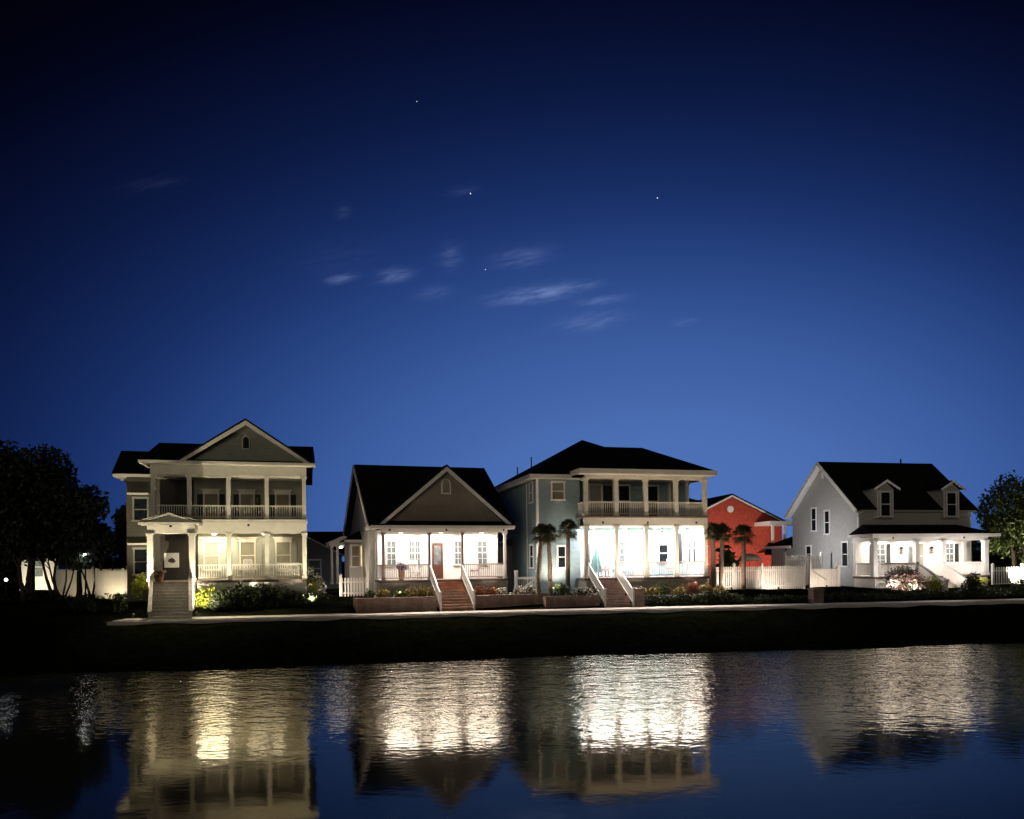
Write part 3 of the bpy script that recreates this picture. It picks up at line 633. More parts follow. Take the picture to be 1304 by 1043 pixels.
column(H, -.38, -.2, 3.16, 5.66, .26, 'white'); column(H, 8.6, -.2, 3.16, 5.66, .26, 'white')
for a, b in ((-.2,2.78),(5.28,8.42)): railing(H, (a,-2.2), (b,-2.2), 3.20, 4.12, .11, 'white', .05, .12)
railing(H, (-.38,-2.0), (-.38,-.35), 3.20, 4.12, .11, 'white', .05, .12)
window(H, 1.30, 2.10, 3.95, 5.45, -.025, 'palepane', 'white', muntin=(2,2)); shutters(H, 1.30, 2.10, 3.95, 5.45, -.025, .34)
window(H, 7.20, 7.86, 3.95, 5.45, -.025, 'palepane', 'white', muntin=(2,2)); shutters(H, 7.20, 7.86, 3.95, 5.45, -.025, .34)
door(H, 3.95, 4.72, 3.16, 5.45, -.025, 'door_grey', 'white', 'palepane')
window(H, 4.92, 5.30, 3.7, 5.45, -.025, 'blind', 'white')
for u in (3.42,5.95):
    ln = MB().box(-.09,.09,-.20,-.02,0,.05).box(-.11,.11,-.22,0,.36,.42).prism([(-.09,.42),(.09,.42),(0,.52)],-.2,-.02).box(-.09,-.07,-.2,-.18,.05,.36).box(.07,.09,-.2,-.18,.05,.36).build('wall_lantern', M['metal'], H, (u,-.03,4.75))
    MB().box(-.06,.06,-.17,-.05,.05,.36).build('lantern_glass', M['blind'], ln)
stairs(H, 3.15, 4.92, -2.4, 3.14, 1.95, 8, .30, 'tread')
for u in (3.02,5.02):
    MB().sprism([(-2.34,4.05),(-4.7,2.75),(-4.7,1.8),(-2.34,1.8)], u-.07, u+.07).build('stair_wall', M['white_siding'], H)
    MB().sprism([(-2.34,4.13),(-4.78,2.80),(-4.78,2.72),(-2.34,4.05)], u-.1, u+.1).build('stair_cap', M['door_dark' if u < 4 else 'white'], H)
    column(H, u, -4.85, 1.85, 3.0, .2, 'white', 'newel_post')
a_ = MB().box(.4,5,8.5,12.5,2.0,5.35).build('annex', M['greyside'], H)
MB().slab([(-.1,8.5,5.5),(2.7,8.5,6.4),(2.7,13,6.4),(-.1,13,5.5)], .1).build('annex_roof', M['shingle'], a_)
MB().box(-.18,-.1,8.6,13,5.30,5.52).build('annex_eave', M['white'], a_)
for u in (.9,6.6): fill_downlight(H, u, -2.5, 5.78, (0,-.55,-1), 110, CREAM, 74)
for u in (1.4,4.1,7.0): ceiling_light(H, u, -1.1, 5.82, 38, CREAM, 'lamp_warm')

# ================================================================== houses behind
H = thing('red_house', 'red gabled house with round white vent, standing behind the white fence', 'house', (20.9,75,0), R(8), None)
PR = frame_of(H)
MB().prism([(-5.2,2),(5.2,2),(5.2,7.9),(0,10.4),(-5.2,7.9)], 0, 10).build('wall', M['red'], H)
r = MB(); gable_roof(r, -5.6, 5.6, -.5, 10.4, 10.66, 7.95, .14, 'v'); r.build('roof', M['shingle'], H)
rake(MB(), 0, 5.62, 10.62, 7.92, -.44, .24).build('gable_trim', M['white'], H)
MB().tube([(0,-.05,9.2),(0,.02,9.2)],[.32,.32],16).build('gable_vent', M['white'], H)
s_ = MB().box(2.6,5.6,-3.2,0,2,5.0).build('side_porch', M['red'], H)
MB().box(2.4,5.3,-3.3,0,7.55,7.9).box(2.4,5.3,-3.3,-3.2,5.55,5.65).build('porch_beam', M['white'], s_)
for u in (2.7,3.85,5.1): column(s_, u, -3.15, 5.0, 7.55, .2)
MB().slab([(1.2,-4.6,4.9),(5.4,-4.6,4.9),(5.4,-3.2,5.9),(2.2,-3.2,5.9)], .12).build('porch_roof', M['shingle'], s_)
window(H, -3.4, -2.4, 4.0, 5.6, 0, 'glass', 'white')

H = thing('grey_gable_house', 'small slate grey gabled house half hidden between the cream house and the cottage', 'house', (-18.6,64,0), R(10), None)
MB().prism([(-4.4,2),(4.4,2),(4.4,5.3),(0,7.6),(-4.4,5.3)], 0, 6).build('wall', M['slate'], H)
r = MB(); gable_roof(r, -4.8, 4.8, -.4, 6, 7.86, 5.28, .14, 'v'); gable_roof(r, -3, 9, 4, 11, 7.35, 5.2, .14, 'u'); r.build('roof', M['shingle'], H)
rake(MB(), 0, 4.82, 7.82, 5.26, -.34, .22).build('gable_trim', M['white'], H)
window(H, 2.0, 2.9, 3.4, 4.7, 0, 'palepane', 'white')

H = thing('white_house', 'brightly lit white house glimpsed through the dark trunks at the far left', 'house', (-41.4,66,0), R(12), None)
PW = frame_of(H)
MB().box(0,2.9,0,8,2,6.2).build('wall', M['white_siding'], H)
r = MB(); gable_roof(r, -.5, 3.4, -.5, 8.5, 8.6, 6.2, .14, 'u'); r.build('roof', M['shingle'], H)
for a in (1.0,): window(H, a, a+.8, 3.6, 5.2, 0, 'palepane', 'white')

H = thing('dark_roof_house', 'distant house showing only a dark roof past the right end of the balcony', 'house', (18.2,86,0), R(10), None)
MB().box(-3,3.4,0,8,2,10.4).build('wall', M['slate'], H)
r = MB()
e = [(-3.6,-.6,10.4),(4.0,-.6,10.4),(4.0,8.6,10.4),(-3.6,8.6,10.4)]
for i in range(4): r.slab([e[i], e[(i+1)%4], (0,4,12.2)], .12)
r.build('roof', M['shingle'], H)

# ================================================================== fences, walls
def fence(name, label, pts, z0, zt, mat='white', gap=.15, post=2.3, group=None, slat=.10, cap=True, cat='fence'):
    t = thing(name, label, cat, (pts[0][0], pts[0][1], 0), 0, group); ox, oy = pts[0]
    for i, (p, q) in enumerate(zip(pts[:-1], pts[1:])):
        dx, dy = q[0]-p[0], q[1]-p[1]; Ln = math.hypot(dx, dy); h = zt-z0; a = math.atan2(dy, dx)
        m = MB().box(0,Ln,-.02,.03,.22,.32).box(0,Ln,-.02,.03,h-.32,h-.22)
        k = int(Ln/gap)
        for j in range(k): x = (j+.5)*Ln/k; m.box(x-slat/2,x+slat/2,-.045,-.02,.06,h)
        m.build('picket_panel', M[mat], t, (p[0]-ox, p[1]-oy, z0), a)
        n = max(1, round(Ln/post))
        for j in range(n + (i == len(pts)-2)):
            x = Ln*j/n; c, s = math.cos(a), math.sin(a)
            pm_ = MB().box(-.07,.07,-.08,.07,-.3,h+.14)
            if cap: pm_.box(-.10,.10,-.11,.10,h+.14,h+.19).prism([(-.07,h+.19),(.07,h+.19),(0,h+.28)],-.07,.07)
            pm_.build('post', M[mat], t, (p[0]-ox+c*x, p[1]-oy+s*x, z0), a)
    return t
fence('picket_fence', 'white vinyl fence running right from the blue house behind the palms', [(13.0,52.6),(17.0,53.5),(20.2,54.4)], 2.35, 3.98, group='white fences')
fence('picket_fence', 'taller white fence section set back before the grey gable wall', [(20.3,58.4),(23.4,59.4)], 2.35, 4.68, group='white fences', gap=.15, slat=.10)
g_ = thing('fence_gate', 'white gate with a diagonal brace and tall end post beside the grey house', 'gate', (21.2,55.6,0), R(8))
m = MB().box(0,1.9,-.02,.03,2.4,2.5).box(0,1.9,-.02,.03,3.5,3.6)
for j in range(14): m.box(.02+j*.134,.125+j*.134,-.045,-.02,2.36,3.72)
m.build('picket_panel', M['white'], g_); MB().beam((.1,-.06,3.55),(1.1,-.06,2.95),.03,.09).build('brace', M['stone'], g_)
MB().box(1.92,2.12,-.1,.1,2.1,3.95).box(1.88,2.16,-.14,.14,3.95,4.02).build('post', M['white'], g_); MB().box(-.16,-.02,-.07,.07,2.1,4.55).build('post', M['white'], g_)
fence('picket_fence', 'short white picket fence in front of the cottage bay window', [(-10.75,49.2),(-8.85,49.9)], 2.35, 3.58, group='white fences', gap=.17, slat=.09, post=1.95)
g_ = thing('fence_gate', 'low white garden gate with diagonal rail between the cottage and the blue house', 'gate', (.25,50.3,0), R(10))
m = MB().box(.12,1.3,-.03,.03,3.35,3.5).box(.12,1.3,-.03,.03,2.5,2.6).beam((.15,0,2.55),(1.25,0,3.35),.06,.12)
for j in range(8): m.box(.2+j*.14,.23+j*.14,-.012,.012,2.6,3.35)
m.build('gate_frame', M['white'], g_)
for x in (0,1.36): MB().box(x-.09,x+.09,-.09,.09,2.2,3.85).box(x-.12,x+.12,-.12,.12,3.85,3.92).build('post', M['white'], g_)
fence('board_fence', 'lit cream board fence left of the cream house', [(-25.6,48.4),(-22.7,49.1)], 2.3, 4.2, 'cream_trim', .125, 1.5, slat=.122, cap=False)
fence('board_fence', 'cream lattice topped fence behind the leaning trunks at the left', [(-31.5,54.2),(-27.0,55.2)], 2.2, 4.25, 'cream_trim', .15, 1.9, slat=.145)
fence('picket_fence', 'white porch like fence right of the grey house under the tree', [(35.0,57.2),(37.4,57.6),(42.5,58.6)], 2.2, 3.7, group='white fences', gap=.2, slat=.09)

def brick_wall(label, P, a, b, v, z0, z1, back, mat='brick'):
    p, q = P(a,v,0), P(b,v,0); Ln = math.hypot(q[0]-p[0], q[1]-p[1]); an = math.atan2(q[1]-p[1], q[0]-p[0])
    t = thing('brick_planter', label, 'planter', (p[0],p[1],0), an, 'brick planters')
    MB().box(0,Ln,0,.24,z0,z1-.06).box(0,.24,.24,back,z0,z1-.06).box(Ln-.24,Ln,.24,back,z0,z1-.06).build('brick_wall', M[mat], t)
    MB().box(-.03,Ln+.03,-.03,.28,z1-.06,z1).build('coping', M[mat], t)
    MB().box(.24,Ln-.24,.24,back,z0,z1-.12).build('soil', M['ground'], t)
    return t
brick_wall('brown brick planter left of the cottage steps', P2, -1.75, 2.70, -2.4, 1.5, 2.56, 2.2)
brick_wall('long brown brick planter between the cottage steps and the palms', P2, 4.98, 9.6, -2.35, 1.5, 2.56, 2.0)
brick_wall('low brick planter left of the blue house steps', P3, -.6, 2.75, -3.9, 1.5, 2.45, 2.0)
brick_wall('long dark brick planter right of the blue house steps', P3, 4.95, 11.6, -3.9, 1.5, 2.35, 2.0, 'brick_tan')
def pillar(label, loc, h, wd=.5):
    t = thing('brick_pillar', label, 'pillar', loc, R(12))
    MB().box(-wd/2,wd/2,-wd/2,wd/2,-.3,h).build('shaft', M['brick_tan'], t); MB().box(-wd/2-.05,wd/2+.05,-wd/2-.05,wd/2+.05,h,h+.08).build('cap', M['brick_tan'], t)
pillar('square brick pillar right of the blue house steps', (*P3(5.05,-4.4,0)[:2],1.7), 1.05)
t = thing('brick_pillar', 'wide brick pillar in front of the white gate', 'pillar', (18.9,48.9,1.75), R(12))
MB().box(-.35,.35,-.3,.3,-.3,.82).build('shaft', M['brick'], t); MB().box(-.4,.4,-.35,.35,.82,.9).build('cap', M['brick'], t)

# ================================================================== planting
hb = []
rng = random.Random(4)
for i in range(13):
    q = i/12; x = -16.35 + 5.1*q; y = 44.1 + 1.35*q + rng.uniform(-.2,.2); hgt_ = .75 + .55*math.sin(math.pi*min(1, .25+q*.9)) + rng.uniform(-.12,.12)
    hb.append((x, y, 1.9+hgt_*.5, .55+rng.uniform(0,.15), .6, hgt_*.62))
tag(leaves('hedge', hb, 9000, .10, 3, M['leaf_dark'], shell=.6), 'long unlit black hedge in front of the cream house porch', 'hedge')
hb = []
for i in range(19):
    q = i/18; p = P3(5.3 + 6.6*q, -4.25 + rng.uniform(-.08,.08), 0); hb.append((p[0], p[1], 1.95+rng.uniform(-.05,.12), .36, .3, .42+rng.uniform(-.05,.1)))
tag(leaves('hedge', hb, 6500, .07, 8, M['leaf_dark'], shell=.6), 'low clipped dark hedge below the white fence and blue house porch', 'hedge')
hb = []
for i in range(22):
    q = i/21; x = 15.6 + 17.5*q; hb.append((x, 49.0+.19*(x-15.6)+rng.uniform(-.2,.2), 1.88+rng.uniform(-.05,.12), .6, .5, .36+rng.uniform(-.06,.1)))
tag(leaves('hedge', hb, 8000, .08, 9, M['leaf_dark'], shell=.6), 'long black hedge in front of the grey dormer house lawn', 'hedge')
hb = []
for i in range(12):
    q = i/11; x = 34.0 + 9*q; hb.append((x, 52.2+.19*(x-34)+rng.uniform(-.2,.2), 2.1+rng.uniform(-.05,.2), .7, .6, .62+rng.uniform(-.1,.2)))
tag(leaves('hedge', hb, 6000, .09, 19, M['leaf_dark'], shell=.6), 'black hedge at the far right edge below the white fence', 'hedge')

def at(P, u, v, z=None):
    p = P(u, v, 0); return (p[0], p[1], gz(p[0], p[1]) if z is None else z)
shrub('shrub', 'bright yellow green shrub lit beside the portico steps of the cream house', at(P1,3.0,-.75), (.85,.5,.62), 1500, .075, 11, 'leaf_yellow')
shrub('shrub', 'yellow green shrub glowing left of the portico column', at(P1,-.85,1.2,2.6), (.5,.4,1.0), 1200, .075, 12, 'leaf_yellow')
shrub('shrub', 'dark purple low shrub in front of the yellow green one left of the portico', at(P1,-1.45,-.7), (.5,.5,.55), 900, .075, 13, 'leaf_dark')
shrub('shrub', 'small dark bush at the foot of the lit cream board fence', at(P1,-3.1,-.5), (1.0,.5,.42), 900, .075, 14, 'leaf_dark')
shrub('shrub', 'yellow green corner shrub at the right end of the cream house porch', at(P1,8.75,-.35), (.35,.35,.6), 600, .07, 15, 'leaf_yellow')
shrub('flowering_shrub', 'tall shrub full of white blossom between the cream house and the cottage', (-12.1,47.6,2.2), (.95,.7,1.15), 2400, .085, 16, 'leaf_mid', 'flowering shrub', flowers='petal_white', fn=900, k=10)
shrub('shrub', 'low green bush at the foot of the white blossom shrub', (-11.6,45.9,2.05), (.8,.5,.4), 1300, .07, 17, 'leaf_mid')
gb = [( -11.2+.5*i, 46.0+.12*i, 2.05+ .05*(i%2), .5,.9,.16) for i in range(7)]
tag(leaves('grass', gb, 5000, .06, 18, M['leaf_mid'], shell=.1, aspect=.2), kind='stuff')
# beds by the cottage
for i, (u, r_, mt, lb) in enumerate([(-1.0,.35,'leaf_mid','small green plant at the left end of the cottage planter'),(-.2,.42,'leaf_gold','pale tuft second from the left in the cottage planter'),(.65,.45,'leaf_mid','rounded green plant in the middle of the left cottage planter'),(1.45,.5,'leaf_gold','golden grassy clump left of the cottage steps'),(2.25,.55,'leaf_gold','large golden clump touching the cottage stair rail'),(5.5,.5,'leaf_rust','rust red clump right of the cottage stair rail'),(6.2,.45,'leaf_rust','russet plant second from the cottage steps on the right')]):
    shrub('bedding_plant', lb, at(P2,u,-1.5,2.42), (r_,.4,.30+.1*(u > 1)), 650, .06, 30+i, mt, 'plant', 'plants in the brick planters')
for i, (u, lb) in enumerate([(7.0,'pale flowering plant below the right end of the cottage porch'),(7.8,'pale flowering plant at the corner right of the cottage porch'),(8.7,'pale flowering plant in front of the low garden gate')]):
    shrub('bedding_plant', lb, at(P2,u,-1.5,2.42), (.42,.4,.34), 520, .055, 40+i, 'leaf_mid', 'plant', 'plants in the brick planters', flowers='petal_white', fn=260, fsize=.06)
shrub('bedding_plant', 'green low plant at the foot of the palms', at(P3,.8,-2.9,2.35), (.55,.4,.42), 700, .06, 45, 'leaf_mid', 'plant', 'plants in the brick planters')
shrub('bedding_plant', 'dark trailing plant with white petals left of the blue house steps', at(P3,2.0,-3.5,2.3), (.75,.4,.36), 900, .06, 46, 'leaf_dark', 'plant', 'plants in the brick planters', flowers='petal_white', fn=300, fsize=.06)
for i in range(7):
    u = 5.6 + i*.92; mt = ('leaf_gold','leaf_gold','leaf_mid','leaf_gold','leaf_rust','leaf_gold','leaf_gold')[i]
    lb = ['golden tuft beside the brick pillar under the blue porch','golden tuft second from the pillar under the blue porch','green plant third from the pillar under the blue porch','golden tuft in the middle of the blue house bed','red flowering plant in the blue house bed','golden tuft second from the right end of the blue house bed','golden tuft at the right end of the blue house bed'][i]
    shrub('bedding_plant', lb, at(P3,u,-2.9,2.25), (.55,.4,.36+.06*(i%3)), 700, .06, 50+i, mt, 'plant', 'plants in the brick planters', flowers=('petal_red' if i == 4 else None), fn=260, fsize=.06)
shrub('banana_plant', 'broad leaved plant between the palms in front of the red house', (15.0,54.6,2.4), (.55,.5,1.5), 260, .42, 60, 'leaf_mid', 'plant')
shrub('flowering_shrub', 'grey leaved round shrub against the porch rail of the grey house', at(P4,1.1,-3.0,2.5), (1.5,.5,.82), 2200, .08, 61, 'leaf_grey', 'shrub', k=10)
shrub('flowering_shrub', 'wide mound of pink and white flowers below the grey house porch', at(P4,.9,-4.1,2.3), (1.6,.6,.58), 1500, .075, 62, 'leaf_mid', 'flowering shrub', flowers='petal_pink', fn=800, k=10)
shrub('shrub', 'yellow green lit shrub left of the grey house stairs', at(P4,2.35,-4.4,2.2), (.62,.5,.6), 1000, .075, 63, 'leaf_yellow')
shrub('shrub', 'low pale green plant right of the grey house stairs', at(P4,6.6,-3.0,2.4), (1.3,.4,.42), 1100, .07, 64, 'leaf_yellow')
shrub('shrub', 'black rounded bush in front of the grey house stairs', at(P4,4.0,-6.1,1.95), (.75,.6,.85), 1200, .08, 65, 'leaf_dark')

palm('palm with pale lit trunk, leftmost at the blue house corner', (1.55,47.0,2.4), 3.7, 1, .25)
palm('middle palm of the three before the blue house wall', (2.35,48.3,2.4), 3.75, 2, -.1)
palm('slim dark palm nearest the blue house steps', (3.45,48.6,2.4), 4.0, 3, .05, cr=.72)
palm('palm nearest the right corner of the blue house porch', (13.2,51.4,2.35), 3.95, 4, -.05)
palm('middle palm of the three before the red house', (13.85,52.0,2.35), 3.9, 5, .1)
palm('stout palm furthest right before the red house', (15.4,52.2,2.35), 3.75, 6, .0, cr=.76)

G = 'trees at the left edge'
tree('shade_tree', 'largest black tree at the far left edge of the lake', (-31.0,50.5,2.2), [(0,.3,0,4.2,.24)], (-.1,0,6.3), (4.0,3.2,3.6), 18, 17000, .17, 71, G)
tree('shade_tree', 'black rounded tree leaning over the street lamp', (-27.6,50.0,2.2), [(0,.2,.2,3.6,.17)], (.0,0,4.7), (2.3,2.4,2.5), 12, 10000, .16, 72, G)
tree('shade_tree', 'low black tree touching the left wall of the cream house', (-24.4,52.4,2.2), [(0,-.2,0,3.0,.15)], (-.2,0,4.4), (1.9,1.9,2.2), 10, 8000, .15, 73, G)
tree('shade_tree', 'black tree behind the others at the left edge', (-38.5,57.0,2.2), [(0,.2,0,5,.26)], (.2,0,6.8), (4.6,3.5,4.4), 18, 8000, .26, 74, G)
G2 = 'leaning trunks before the lit wall'
tree('crape_myrtle', 'slim leaning trunks in front of the white house, leftmost of the small trees', (-30.6,49.2,2.2), [(0,-.5,0,3.0,.10),(.25,.35,.1,3.0,.09)], (0,0,4.3), (1.5,1.2,1.2), 8, 2600, .16, 75, G2)
tree('crape_myrtle', 'dark small tree with forked trunk, second of the small trees from the left', (-29.0,49.6,2.2), [(0,-.75,0,3.0,.11),(.15,.2,.1,3.1,.10)], (-.2,0,4.2), (1.4,1.2,1.1), 8, 2600, .16, 76, G2)
tree('crape_myrtle', 'forked small tree before the cream lattice topped fence', (-26.9,50.2,2.2), [(0,-.9,0,2.7,.08),(.1,.1,.1,2.8,.07),(.2,.85,0,2.8,.08)], (0,0,4.1), (1.4,1.2,1.0), 8, 2400, .15, 77, G2)
tree('crape_myrtle', 'thin small tree just left of the cream board fence', (-25.9,50.0,2.2), [(0,-.4,0,2.6,.07),(.1,.5,.1,2.7,.07)], (0,0,3.9), (1.1,1.0,.9), 7, 1800, .14, 78, G2)
tree('crape_myrtle', 'small tree with two crossing stems against the white house wall', (-29.9,48.2,2.2), [(0,-.35,0,2.8,.12),(-.3,.5,.1,2.8,.10)], (0,0,3.9), (1.3,1.1,1.2), 8, 2400, .13, 85, G2)
tree('crape_myrtle', 'broad forked small tree with three leaning stems, nearest the street lamp', (-28.1,48.9,2.2), [(0,-.8,0,2.7,.07),(.1,.3,.1,2.8,.06),(.2,.95,0,2.7,.06)], (0,0,3.7), (1.5,1.1,1.1), 8, 2600, .13, 82, G2)
hb = [(-36+i*.95, 47.8+.08*i, 2.2+rng.uniform(-.1,.15), .8, .6, .55) for i in range(14)]
tag(leaves('hedge', hb, 6500, .11, 79, M['leaf_dark'], shell=.6), 'black hedge under the trees at the far left', 'hedge')
tree('oak_tree', 'tree right of the grey house with branches lit by its porch', (38.4,59.6,2.2), [(0,-.4,0,3.2,.22),(.2,.7,.1,3.3,.18)], (-.2,0,4.9), (3.0,2.6,3.2), 17, 8500, .14, 80, None, 'leaf_mid')
tree('shade_tree', 'black tree at the far right edge behind the lit one', (43.2,63.0,2.2), [(0,.2,0,4,.26)], (.6,0,5.6), (3.4,3,4.3), 14, 10000, .19, 81, None)

fw = []
for i in range(26): fw.append((-82+i*1.95, 78+rng.uniform(-2,2), 4.0+rng.uniform(-.4,.6), 2.4, 1.6, rng.uniform(2.6,4.2)*(1.15 if i < 16 else .8)))
tag(leaves('far_trees', fw, 16000, .34, 83, M['leaf_dark'], shell=.1), kind='stuff')
fw = []
for i in range(18): fw.append((45+i*2.0, 82+rng.uniform(-2,2), 3.6+rng.uniform(-.4,.6), 2.4, 1.6, rng.uniform(2.2,3.4)))
tag(leaves('far_trees', fw, 11000, .34, 84, M['leaf_dark'], shell=.1), kind='stuff')
# ================================================================== porch furniture and small things
def bench(label, P, u, v, z, rot, wd=1.35, mat='white'):
    p = P(u, v, z); t = thing('porch_bench', label, 'bench', p, rot)
    m = MB()
    for j in range(4): m.box(-wd/2,wd/2,-.22+j*.12,-.13+j*.12,.42,.45)
    m.build('seat', M[mat], t)
    m = MB().box(-wd/2,wd/2,.24,.28,.90,.98).box(-wd/2,wd/2,.24,.28,.48,.54)
    for j in range(int(wd/.11)): m.box(-wd/2+.03+j*.11,-wd/2+.09+j*.11,.25,.27,.54,.90)
    m.build('backrest', M[mat], t)
    for x in (-wd/2+.04, wd/2-.04):
        for y in (-.2,.24): MB().box(x-.03,x+.03,y-.03,y+.03,0,.42 if y > 0 else .66).build('leg', M[mat], t)
        MB().box(x-.04,x+.04,-.26,.26,.66,.70).build('armrest', M[mat], t)
    return t
def rocker(label, P, u, v, z, rot, mat='white', cush=None):
    p = P(u, v, z); t = thing('rocking_chair', label, 'chair', p, rot, 'porch rocking chairs')
    MB().box(-.26,.26,-.26,.24,.42,.46).build('seat', M[mat], t)
    m = MB().beam((-.24,.22,.46),(-.24,.40,1.15),.05,.05).beam((.24,.22,.46),(.24,.40,1.15),.05,.05).beam((-.24,.40,1.15),(.24,.40,1.15),.05,.09)
    for j in range(5): x = -.16+j*.08; m.beam((x,.22,.46),(x,.39,1.12),.04,.02)
    m.build('backrest', M[mat], t)
    for x in (-.26,.26):
        MB().box(x-.025,x+.025,-.24,-.19,.06,.68).build('leg', M[mat], t); MB().box(x-.025,x+.025,.17,.22,.06,.68).build('leg', M[mat], t)
        MB().box(x-.04,x+.04,-.30,.26,.68,.71).build('armrest', M[mat], t)
        MB().tube([(x,-.48,.10),(x,-.2,.03),(x,.15,.03),(x,.52,.12)],[.025]*4,6).build('runner', M[mat], t)
    if cush: MB().box(-.24,.24,-.24,.20,.462,.55).build('cushion', M[cush], t)
    return t
def pot(label, loc, r, h, seed, flowers, mat='leaf_mid'):
    t = thing('flower_pot', label, 'flower pot', loc, 0)
    MB().lathe([(r*.7,0),(r,h*.9),(r*1.1,h*.9),(r*1.1,h),(r*.9,h)], (0,0,0), 14).build('pot', M['pot'], t)
    bl = blobs_in((0,0,h+r*.9), (r*1.7,r*1.7,r*1.2), 6, seed, .6, .5)
    leaves('foliage', bl, 350, .07, seed, M[mat], t); leaves('flowers', bl, 160, .07, seed+1, M[flowers], t, shell=.9, aspect=.9)
bench('white slatted bench on the cream house porch near its right end', P1, 7.3, 1.0, 3.62, R(15))
rocker('white rocking chair on the cream house porch beside the bench', P1, 5.1, 1.0, 3.62, R(25))
pot('pot of pink and red flowers on the cream house landing left of the door', P1(.52,-.62,3.60), .20, .30, 90, 'petal_pink')
rocker('white rocking chair on the cottage porch left of the door', P2, 2.2, 1.2, 3.46, R(30))
rocker('white rocking chair with pink cushion on the cottage porch right of the steps', P2, 5.9, 1.1, 3.46, R(5), cush='pink_cloth')
pot('violet flowers in a pot by the left railing of the cottage porch', P2(1.2,.45,3.46), .20, .62, 92, 'petal_violet')
rocker('pink cushioned chair beside the folded teal parasol on the blue house porch', P3, 4.55, .2, 3.40, R(20), 'pink_cloth', 'pink_cloth')
rocker('white rocking chair near the dark window on the blue house porch', P3, 9.3, .2, 3.40, R(-15), 'white', 'pink_cloth')
bench('white bench in the middle bay of the blue house porch', P3, 6.2, .3, 3.40, R(14))
t = thing('folded_parasol', 'folded teal parasol standing on the blue house porch by the steps', 'parasol', P3(4.0,.1,3.40), 0)
MB().lathe([(.22,0),(.22,.06),(.05,.09)], (0,0,0), 12).build('base', M['stone'], t); MB().tube([(0,0,.05),(0,0,2.1)],[.02,.02],8).build('pole', M['metal'], t)
pr = []
m = MB(); n_ = 18; zs = [(.36,.35),(.33,.55),(.22,1.2),(.10,1.75),(.02,2.05)]
for rr, z in zs:
    for i in range(n_): a = 2*math.pi*i/n_; k = rr*(1+.18*(-1)**i); pr.append((k*math.cos(a), k*math.sin(a), z))
m.add(pr, [(k*n_+i, k*n_+(i+1)%n_, (k+1)*n_+(i+1)%n_, (k+1)*n_+i) for k in range(len(zs)-1) for i in range(n_)]); m.build('canopy', M['teal_cloth'], t)
t = thing('ceiling_fan', 'ceiling fan under the blue house porch ceiling', 'ceiling fan', P3(8.5,-.3,6.68), R(20))
MB().lathe([(.03,-.4),(.10,-.36),(.10,-.26),(.03,-.22),(.02,0)], (0,0,0), 12).build('motor', M['metal'], t)
for i in range(5):
    a = i*2*math.pi/5; MB().box(.10,.62,-.07,.07,-.32,-.305).build('blade', M['deck'], t, (0,0,0), a)
t = thing('patio_parasol', 'open cream parasol seen over the white fence by the red house', 'parasol', (17.4,57.5,2.4), 0)
MB().tube([(0,0,-.1),(0,0,2.5)],[.025,.025],8).build('pole', M['metal'], t); MB().lathe([(.82,1.93),(.86,1.97),(.78,2.2),(.48,2.4),(.02,2.5)], (0,0,0), 8).build('canopy', M['cream_cloth'], t)

t = thing('street_lamp', 'lit street lamp shining between the dark trees at the left', 'street lamp', (-26.95,49.6,2.2), 0)
MB().tube([(0,0,-.2),(0,0,.4),(0,0,2.85)],[.07,.05,.035],10).build('pole', M['metal'], t); MB().lathe([(.10,3.12),(.14,3.10),(.02,3.3)], (0,0,0), 10).lathe([(.04,2.83),(.07,2.87)], (0,0,0), 10).build('cap', M['metal'], t)
MB().lathe([(.06,2.87),(.13,2.95),(.13,3.04),(.09,3.10)], (0,0,0), 12).build('globe', M['lamp_cool'], t)
light('POINT', t, (0,-.25,2.95), 10, (.9,.97,1), .12)
t = thing('street_lamp', 'small distant lamp at the far left edge of the photo', 'street lamp', (-33.0,51.2,2.2), 0)
MB().tube([(0,0,-.2),(0,0,1.35)],[.05,.03],8).build('pole', M['metal'], t); MB().ball((0,0,1.45), .10).build('globe', M['lamp_cool'], t)

# ================================================================== garden spotlights
def up(P, u, v, z=None): return at(P, u, v, z)
def dirl(P, u, v, z):                                   # direction in a house frame turned to the world
    a = np.array(P(u, v, z)) - np.array(P(0,0,0)); return tuple(a)
spotlight('tiny bright spotlight in the bed left of the portico steps', up(P1,-.45,-2.9), dirl(P1,.5,1.3,2.3), 420, YEL, 95)
spotlight('spotlight behind the yellow green shrub right of the portico', up(P1,2.62,-2.6), dirl(P1,.25,1.5,2.4), 300, YEL, 125)
spotlight('spotlight hidden behind the black hedge at the middle of the cream house', up(P1,5.6,-.62), dirl(P1,.0,.35,3), 150, YEL, 125)
spotlight('spotlight at the right corner of the cream house porch', up(P1,8.75,-1.5), dirl(P1,-.5,1.2,2.2), 230, YEL, 125)
spotlight('narrow spotlight under the wing windows of the cream house', up(P1,-1.15,2.2), dirl(P1,0,.12,2.6), 60, PEACH, 60)
spotlight('spotlight lighting the cream board fence', (-24.0,47.2,2.2), (-.15,1,.45), 26, WARM, 120)
spotlight('spotlight aimed at the lattice topped fence', (-29.3,52.4,2.2), (.1,1,.25), 14, WARM, 150)
spotlight('spotlight on the lawn of the white house at the far left', PW(1.4,-2.6,2.35), dirl(PW,0,1,.7), 90, YEL, 140)
spotlight('spotlight in the left cottage planter', up(P2,.6,-2.0,2.45), dirl(P2,.4,1.2,2.4), 32, PEACH, 125)
spotlight('spotlight in the right cottage planter', up(P2,6.6,-2.0,2.45), dirl(P2,-.3,1.2,2.4), 32, PEACH, 125)
spotlight('spotlight on the grass left of the cottage', (-11.7,47.9,2.25), (1.4,2.2,1.6), 60, PEACH, 120)
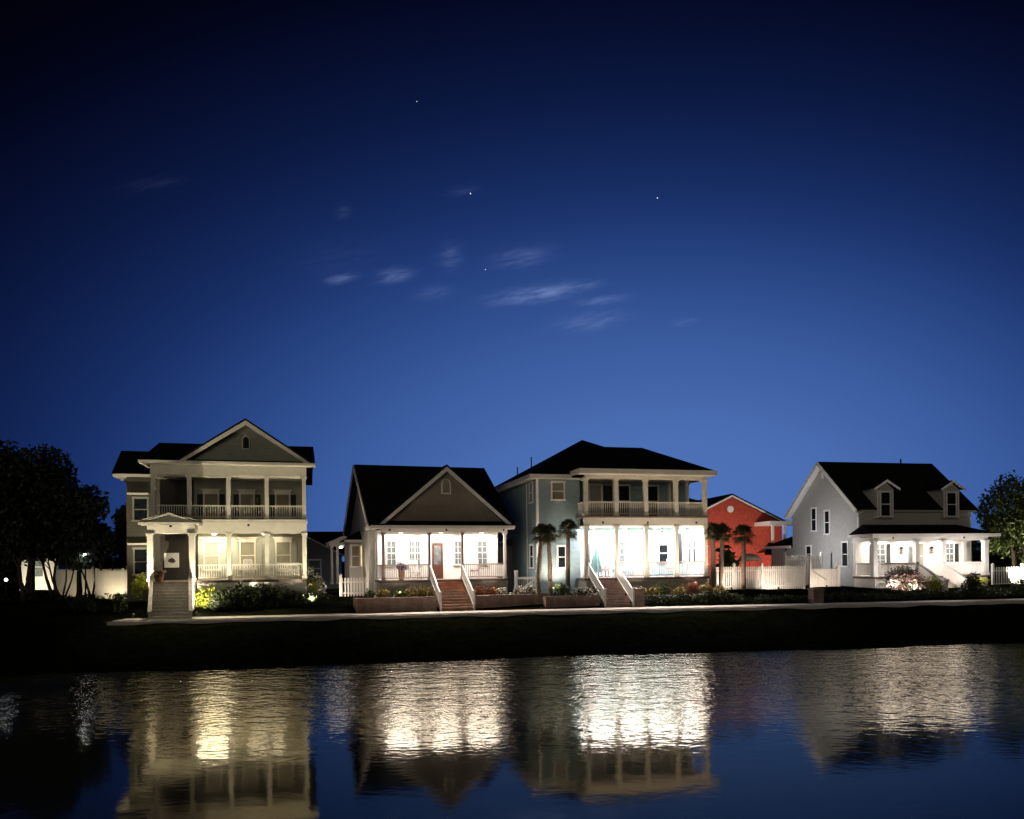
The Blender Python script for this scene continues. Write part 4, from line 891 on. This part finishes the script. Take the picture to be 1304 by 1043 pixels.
spotlight('spotlight between the palms at the blue house corner', up(P3,1.1,-1.5,2.6), dirl(P3,.05,1.0,2.2), 130, PEACH, 125)
spotlight('spotlight in front of the leftmost palm', up(P3,.1,-3.6,2.4), dirl(P3,.1,1.0,1.5), 70, PEACH, 110)
spotlight('spotlight in the blue house bed near the brick pillar', up(P3,5.55,-3.6,2.55), dirl(P3,.3,1.0,2.4), 130, PEACH, 125)
spotlight('spotlight in the blue house bed near its right end', up(P3,9.75,-3.6,2.55), dirl(P3,-.2,1.0,2.4), 130, PEACH, 125)
spotlight('spotlight at the foot of the palms before the red house', (14.3,51.2,2.35), (.1,1,1.0), 50, PEACH, 130)
spotlight('spotlight on the end post of the taller white fence section', (20.3,58.35,4.97), (3.6,1.6,1.0), 118, (.97,.97,1), 155)
spotlight('added fill spotlight in the bed before the white fence', (17.6,51.9,2.35), (.25,1,.5), 45, PEACH, 140)  # extra lamp, added to brighten the fence
spotlight('added fill spotlight before the white gate near the wide brick pillar', (21.6,53.9,2.35), (.15,1,.5), 26, PEACH, 140)  # extra lamp, added because the gate was too dim
spotlight('spotlight behind the white fence aimed at the red wall', (19.5,68.5,2.4), (.6,6.5,3.2), 430, (1,.88,.78), 120)
spotlight('spotlight below the mound of pink flowers', up(P4,-.9,-4.6,2.35), dirl(P4,.9,1.3,1.2), 60, CREAM, 130)
spotlight('added fill spotlight low before the pink and white flower mound', up(P4,.5,-5.3,2.2), dirl(P4,.1,1,.3), 22, CREAM, 140)  # extra lamp, added to brighten the flowers from the front
spotlight('spotlight at the foot of the grey house stairs', up(P4,4.0,-5.2,2.2), dirl(P4,-.1,1.4,1.5), 60, CREAM, 130)
spotlight('spotlight right of the grey house stairs', up(P4,6.6,-4.6,2.35), dirl(P4,.1,1.4,1.7), 110, CREAM, 130)
spotlight('spotlight under the tree right of the grey house', (36.6,57.0,2.3), (.8,1.6,1.8), 420, YEL, 130)

# ================================================================== stars
for lb, x, z, s_ in (('faint star high left of the others',-.115,.584,.7),('bright star above the middle of the sky',-.048,.466,1.1),('bright star in the right half of the sky',.190,.458,1.0),('faint star just above the long thin cloud',-.030,.369,.7)):
    tag(MB().ball((0,0,0), s_, 8).build('star', M['star'], None, (x*1500, 1500, 4.65+z*1500)), lb, 'star', 'stars')

# ------------------------------------------------------------------ camera and render settings
cd = bpy.data.cameras.new('camera'); cam = bpy.data.objects.new('camera', cd); C.objects.link(cam)
cam.location = (0,0,4.65); cam.rotation_euler = (R(90), R(.6), 0)
cd.sensor_fit = 'HORIZONTAL'; cd.sensor_width = 36; cd.lens = 36*1000/1304; cd.shift_y = (712-521.5)/1304; cd.clip_end = 6000
scene.camera = cam
scene.view_settings.view_transform = 'Standard'; scene.view_settings.look = 'None'; scene.view_settings.exposure = 0; scene.view_settings.gamma = 1
scene.render.engine = 'CYCLES'; cy = scene.cycles
cy.use_denoising = True; cy.max_bounces = 6; cy.diffuse_bounces = 3; cy.glossy_bounces = 3; cy.transmission_bounces = 2
cy.sample_clamp_indirect = 6; cy.caustics_reflective = False; cy.caustics_refractive = False; cy.use_light_tree = True
